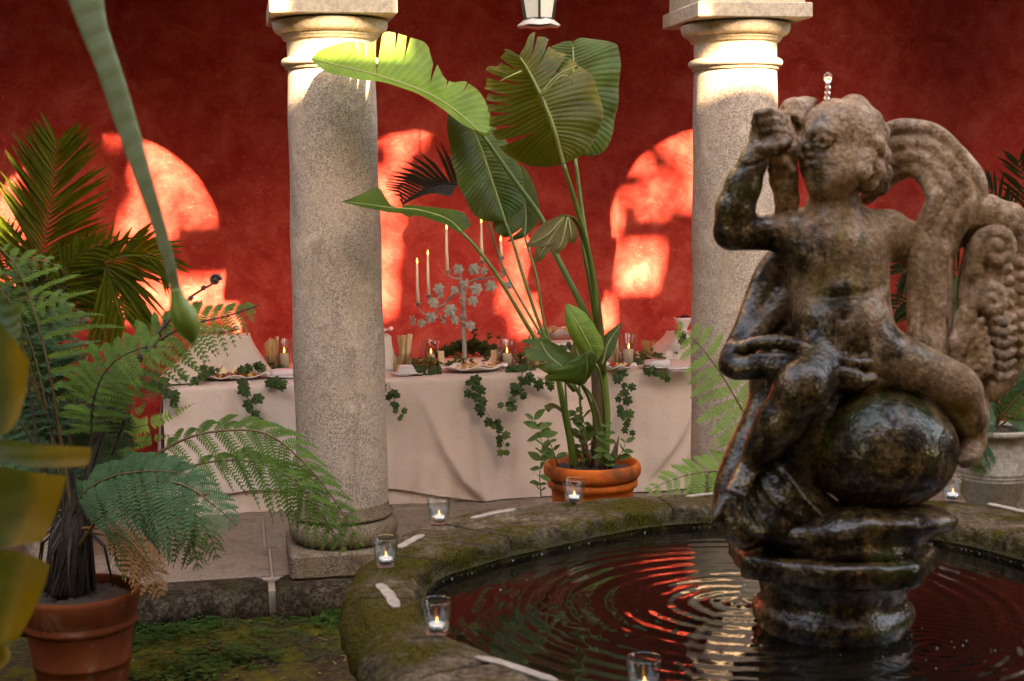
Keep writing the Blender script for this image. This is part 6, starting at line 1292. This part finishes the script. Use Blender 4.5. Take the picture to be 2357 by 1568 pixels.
# ================================================================ CANDLES ON THE FOUNTAIN RIM
M_TIN = plain('tealight_tin', (.72, .72, .72), .25, .05, 20, 0, .5, .9); M_WAX = plain('white_wax', (.86, .82, .76), .4, .03, 20)
for px, py, wh in ((888, 1302, 'on the left rim before the column foot'), (1010, 1204, 'on the far left rim, before the table'), (1321, 1157, 'on the far rim under the orange pot'), (1005, 1457, 'on the mossy near-left rim'), (1482, 1600, 'cut by the bottom edge of the picture'), (2192, 1152, 'on the rim at the right behind the figure')):
    p = atz(px, py, RIMZ+.003); t = thing('tealight', p+V3(0, 0, .0075), 'lit white tealight in the glass '+wh, 'candle', 'tealights on the fountain rim'); q = p+V3(0, 0, .0075)
    tag(MB().lathe([(.001, 0), (.0255, 0), (.0275, .004), (.0355, .074), (.0347, .0755), (.0338, .074), (.0262, .0072), (.001, .0068)], p, 40).build('votive_glass', M_GLASS, loc=tuple(p)), 'small tapered votive glass '+wh, 'glass', 'votive glasses on the fountain rim')
    MB().lathe([(.001, 0), (.0188, 0), (.0190, .0145), (.0182, .0145), (.0180, .012)], q, 32).build('tin', M_TIN, t); MB().lathe([(.0181, .004), (.0181, .0132), (.008, .0122), (.001, .0120)], q, 32).build('wax', M_WAX, t)
    MB().tube([q+V3(0, 0, .011), q+V3(.001, 0, .018)], .0008, 5).build('wick', M_RACHD, t); flame(q+V3(.001, 0, .0155), .015, t)

# ================================================================ GROUND COVER AND LITTER
M_CLV = m_fern('creeping_clover', (.018, .05, .010), (.05, .11, .022), .2)
mc = MB(); R_ = random.Random(11); VV = []; FF = []
def clover(x, y, s, h):
    z = ZG+bumpy(np.array(x), np.array(y)).item()
    for j in range(3):
        a = R_.uniform(0, .5)+j*2.1; d = V3(math.cos(a), math.sin(a), R_.uniform(-.1, .35)); e = V3(-math.sin(a), math.cos(a), R_.uniform(-.15, .15)); b = len(VV); c = V3(x, y, z+h)
        VV.extend([c, c+d*s*.6+e*s*.5, c+d*s, c+d*s*.6-e*s*.5]); FF.append((b, b+1, b+2, b+3))
def patch(n, fx, fy, s0=.013):
    for _ in range(n):
        x, y = fx(), fy(); cl = math.sin(x*7+1)*math.sin(y*9)+.35*math.sin(x*19); 
        if cl < -.35 and R_.random() < .8: continue
        clover(x, y, s0*R_.uniform(.7, 1.4), R_.uniform(.004, .035)*(1 if cl > 0 else .5))
patch(3000, lambda: R_.uniform(-.75, 1.0), lambda: 6.19-abs(R_.gauss(0, .11))); patch(1500, lambda: R_.gauss(-.25, .16), lambda: R_.gauss(5.66, .10)); patch(500, lambda: R_.gauss(.1, .25), lambda: R_.gauss(5.75, .15), .007)
patch(900, lambda: R_.uniform(-1.6, 1.2), lambda: R_.uniform(5.0, 6.1), .006)
mc.add(VV, FF); tag(mc.build('clover_carpet', M_CLV, smooth=False), 'low green clover creeping along the foot of the kerb', 'ground cover', kind='stuff')
M_LIT = m_fern('dry_litter', (.12, .065, .025), (.26, .16, .07), .1); ml = MB()
for _ in range(260):
    x, y = R_.uniform(-.8, 1.0), R_.uniform(5.4, 6.15); z = ZG+bumpy(np.array(x), np.array(y)).item()+.004; a = R_.uniform(0, 3.2); L_ = R_.uniform(.01, .05); w = .0012 if R_.random() < .8 else .007; d = V3(math.cos(a), math.sin(a), 0); e = V3(-d[1], d[0], 0); ml.add([(x, y, z)-e*w, (x, y, z)+e*w, V3(x, y, z+.004)+d*L_+e*w*.3, V3(x, y, z+.004)+d*L_-e*w*.3], [(0, 1, 2, 3)])
tag(ml.build('dry_litter', M_LIT, smooth=False), 'dry straw and fallen leaf litter scattered on the courtyard earth', 'litter', kind='stuff')
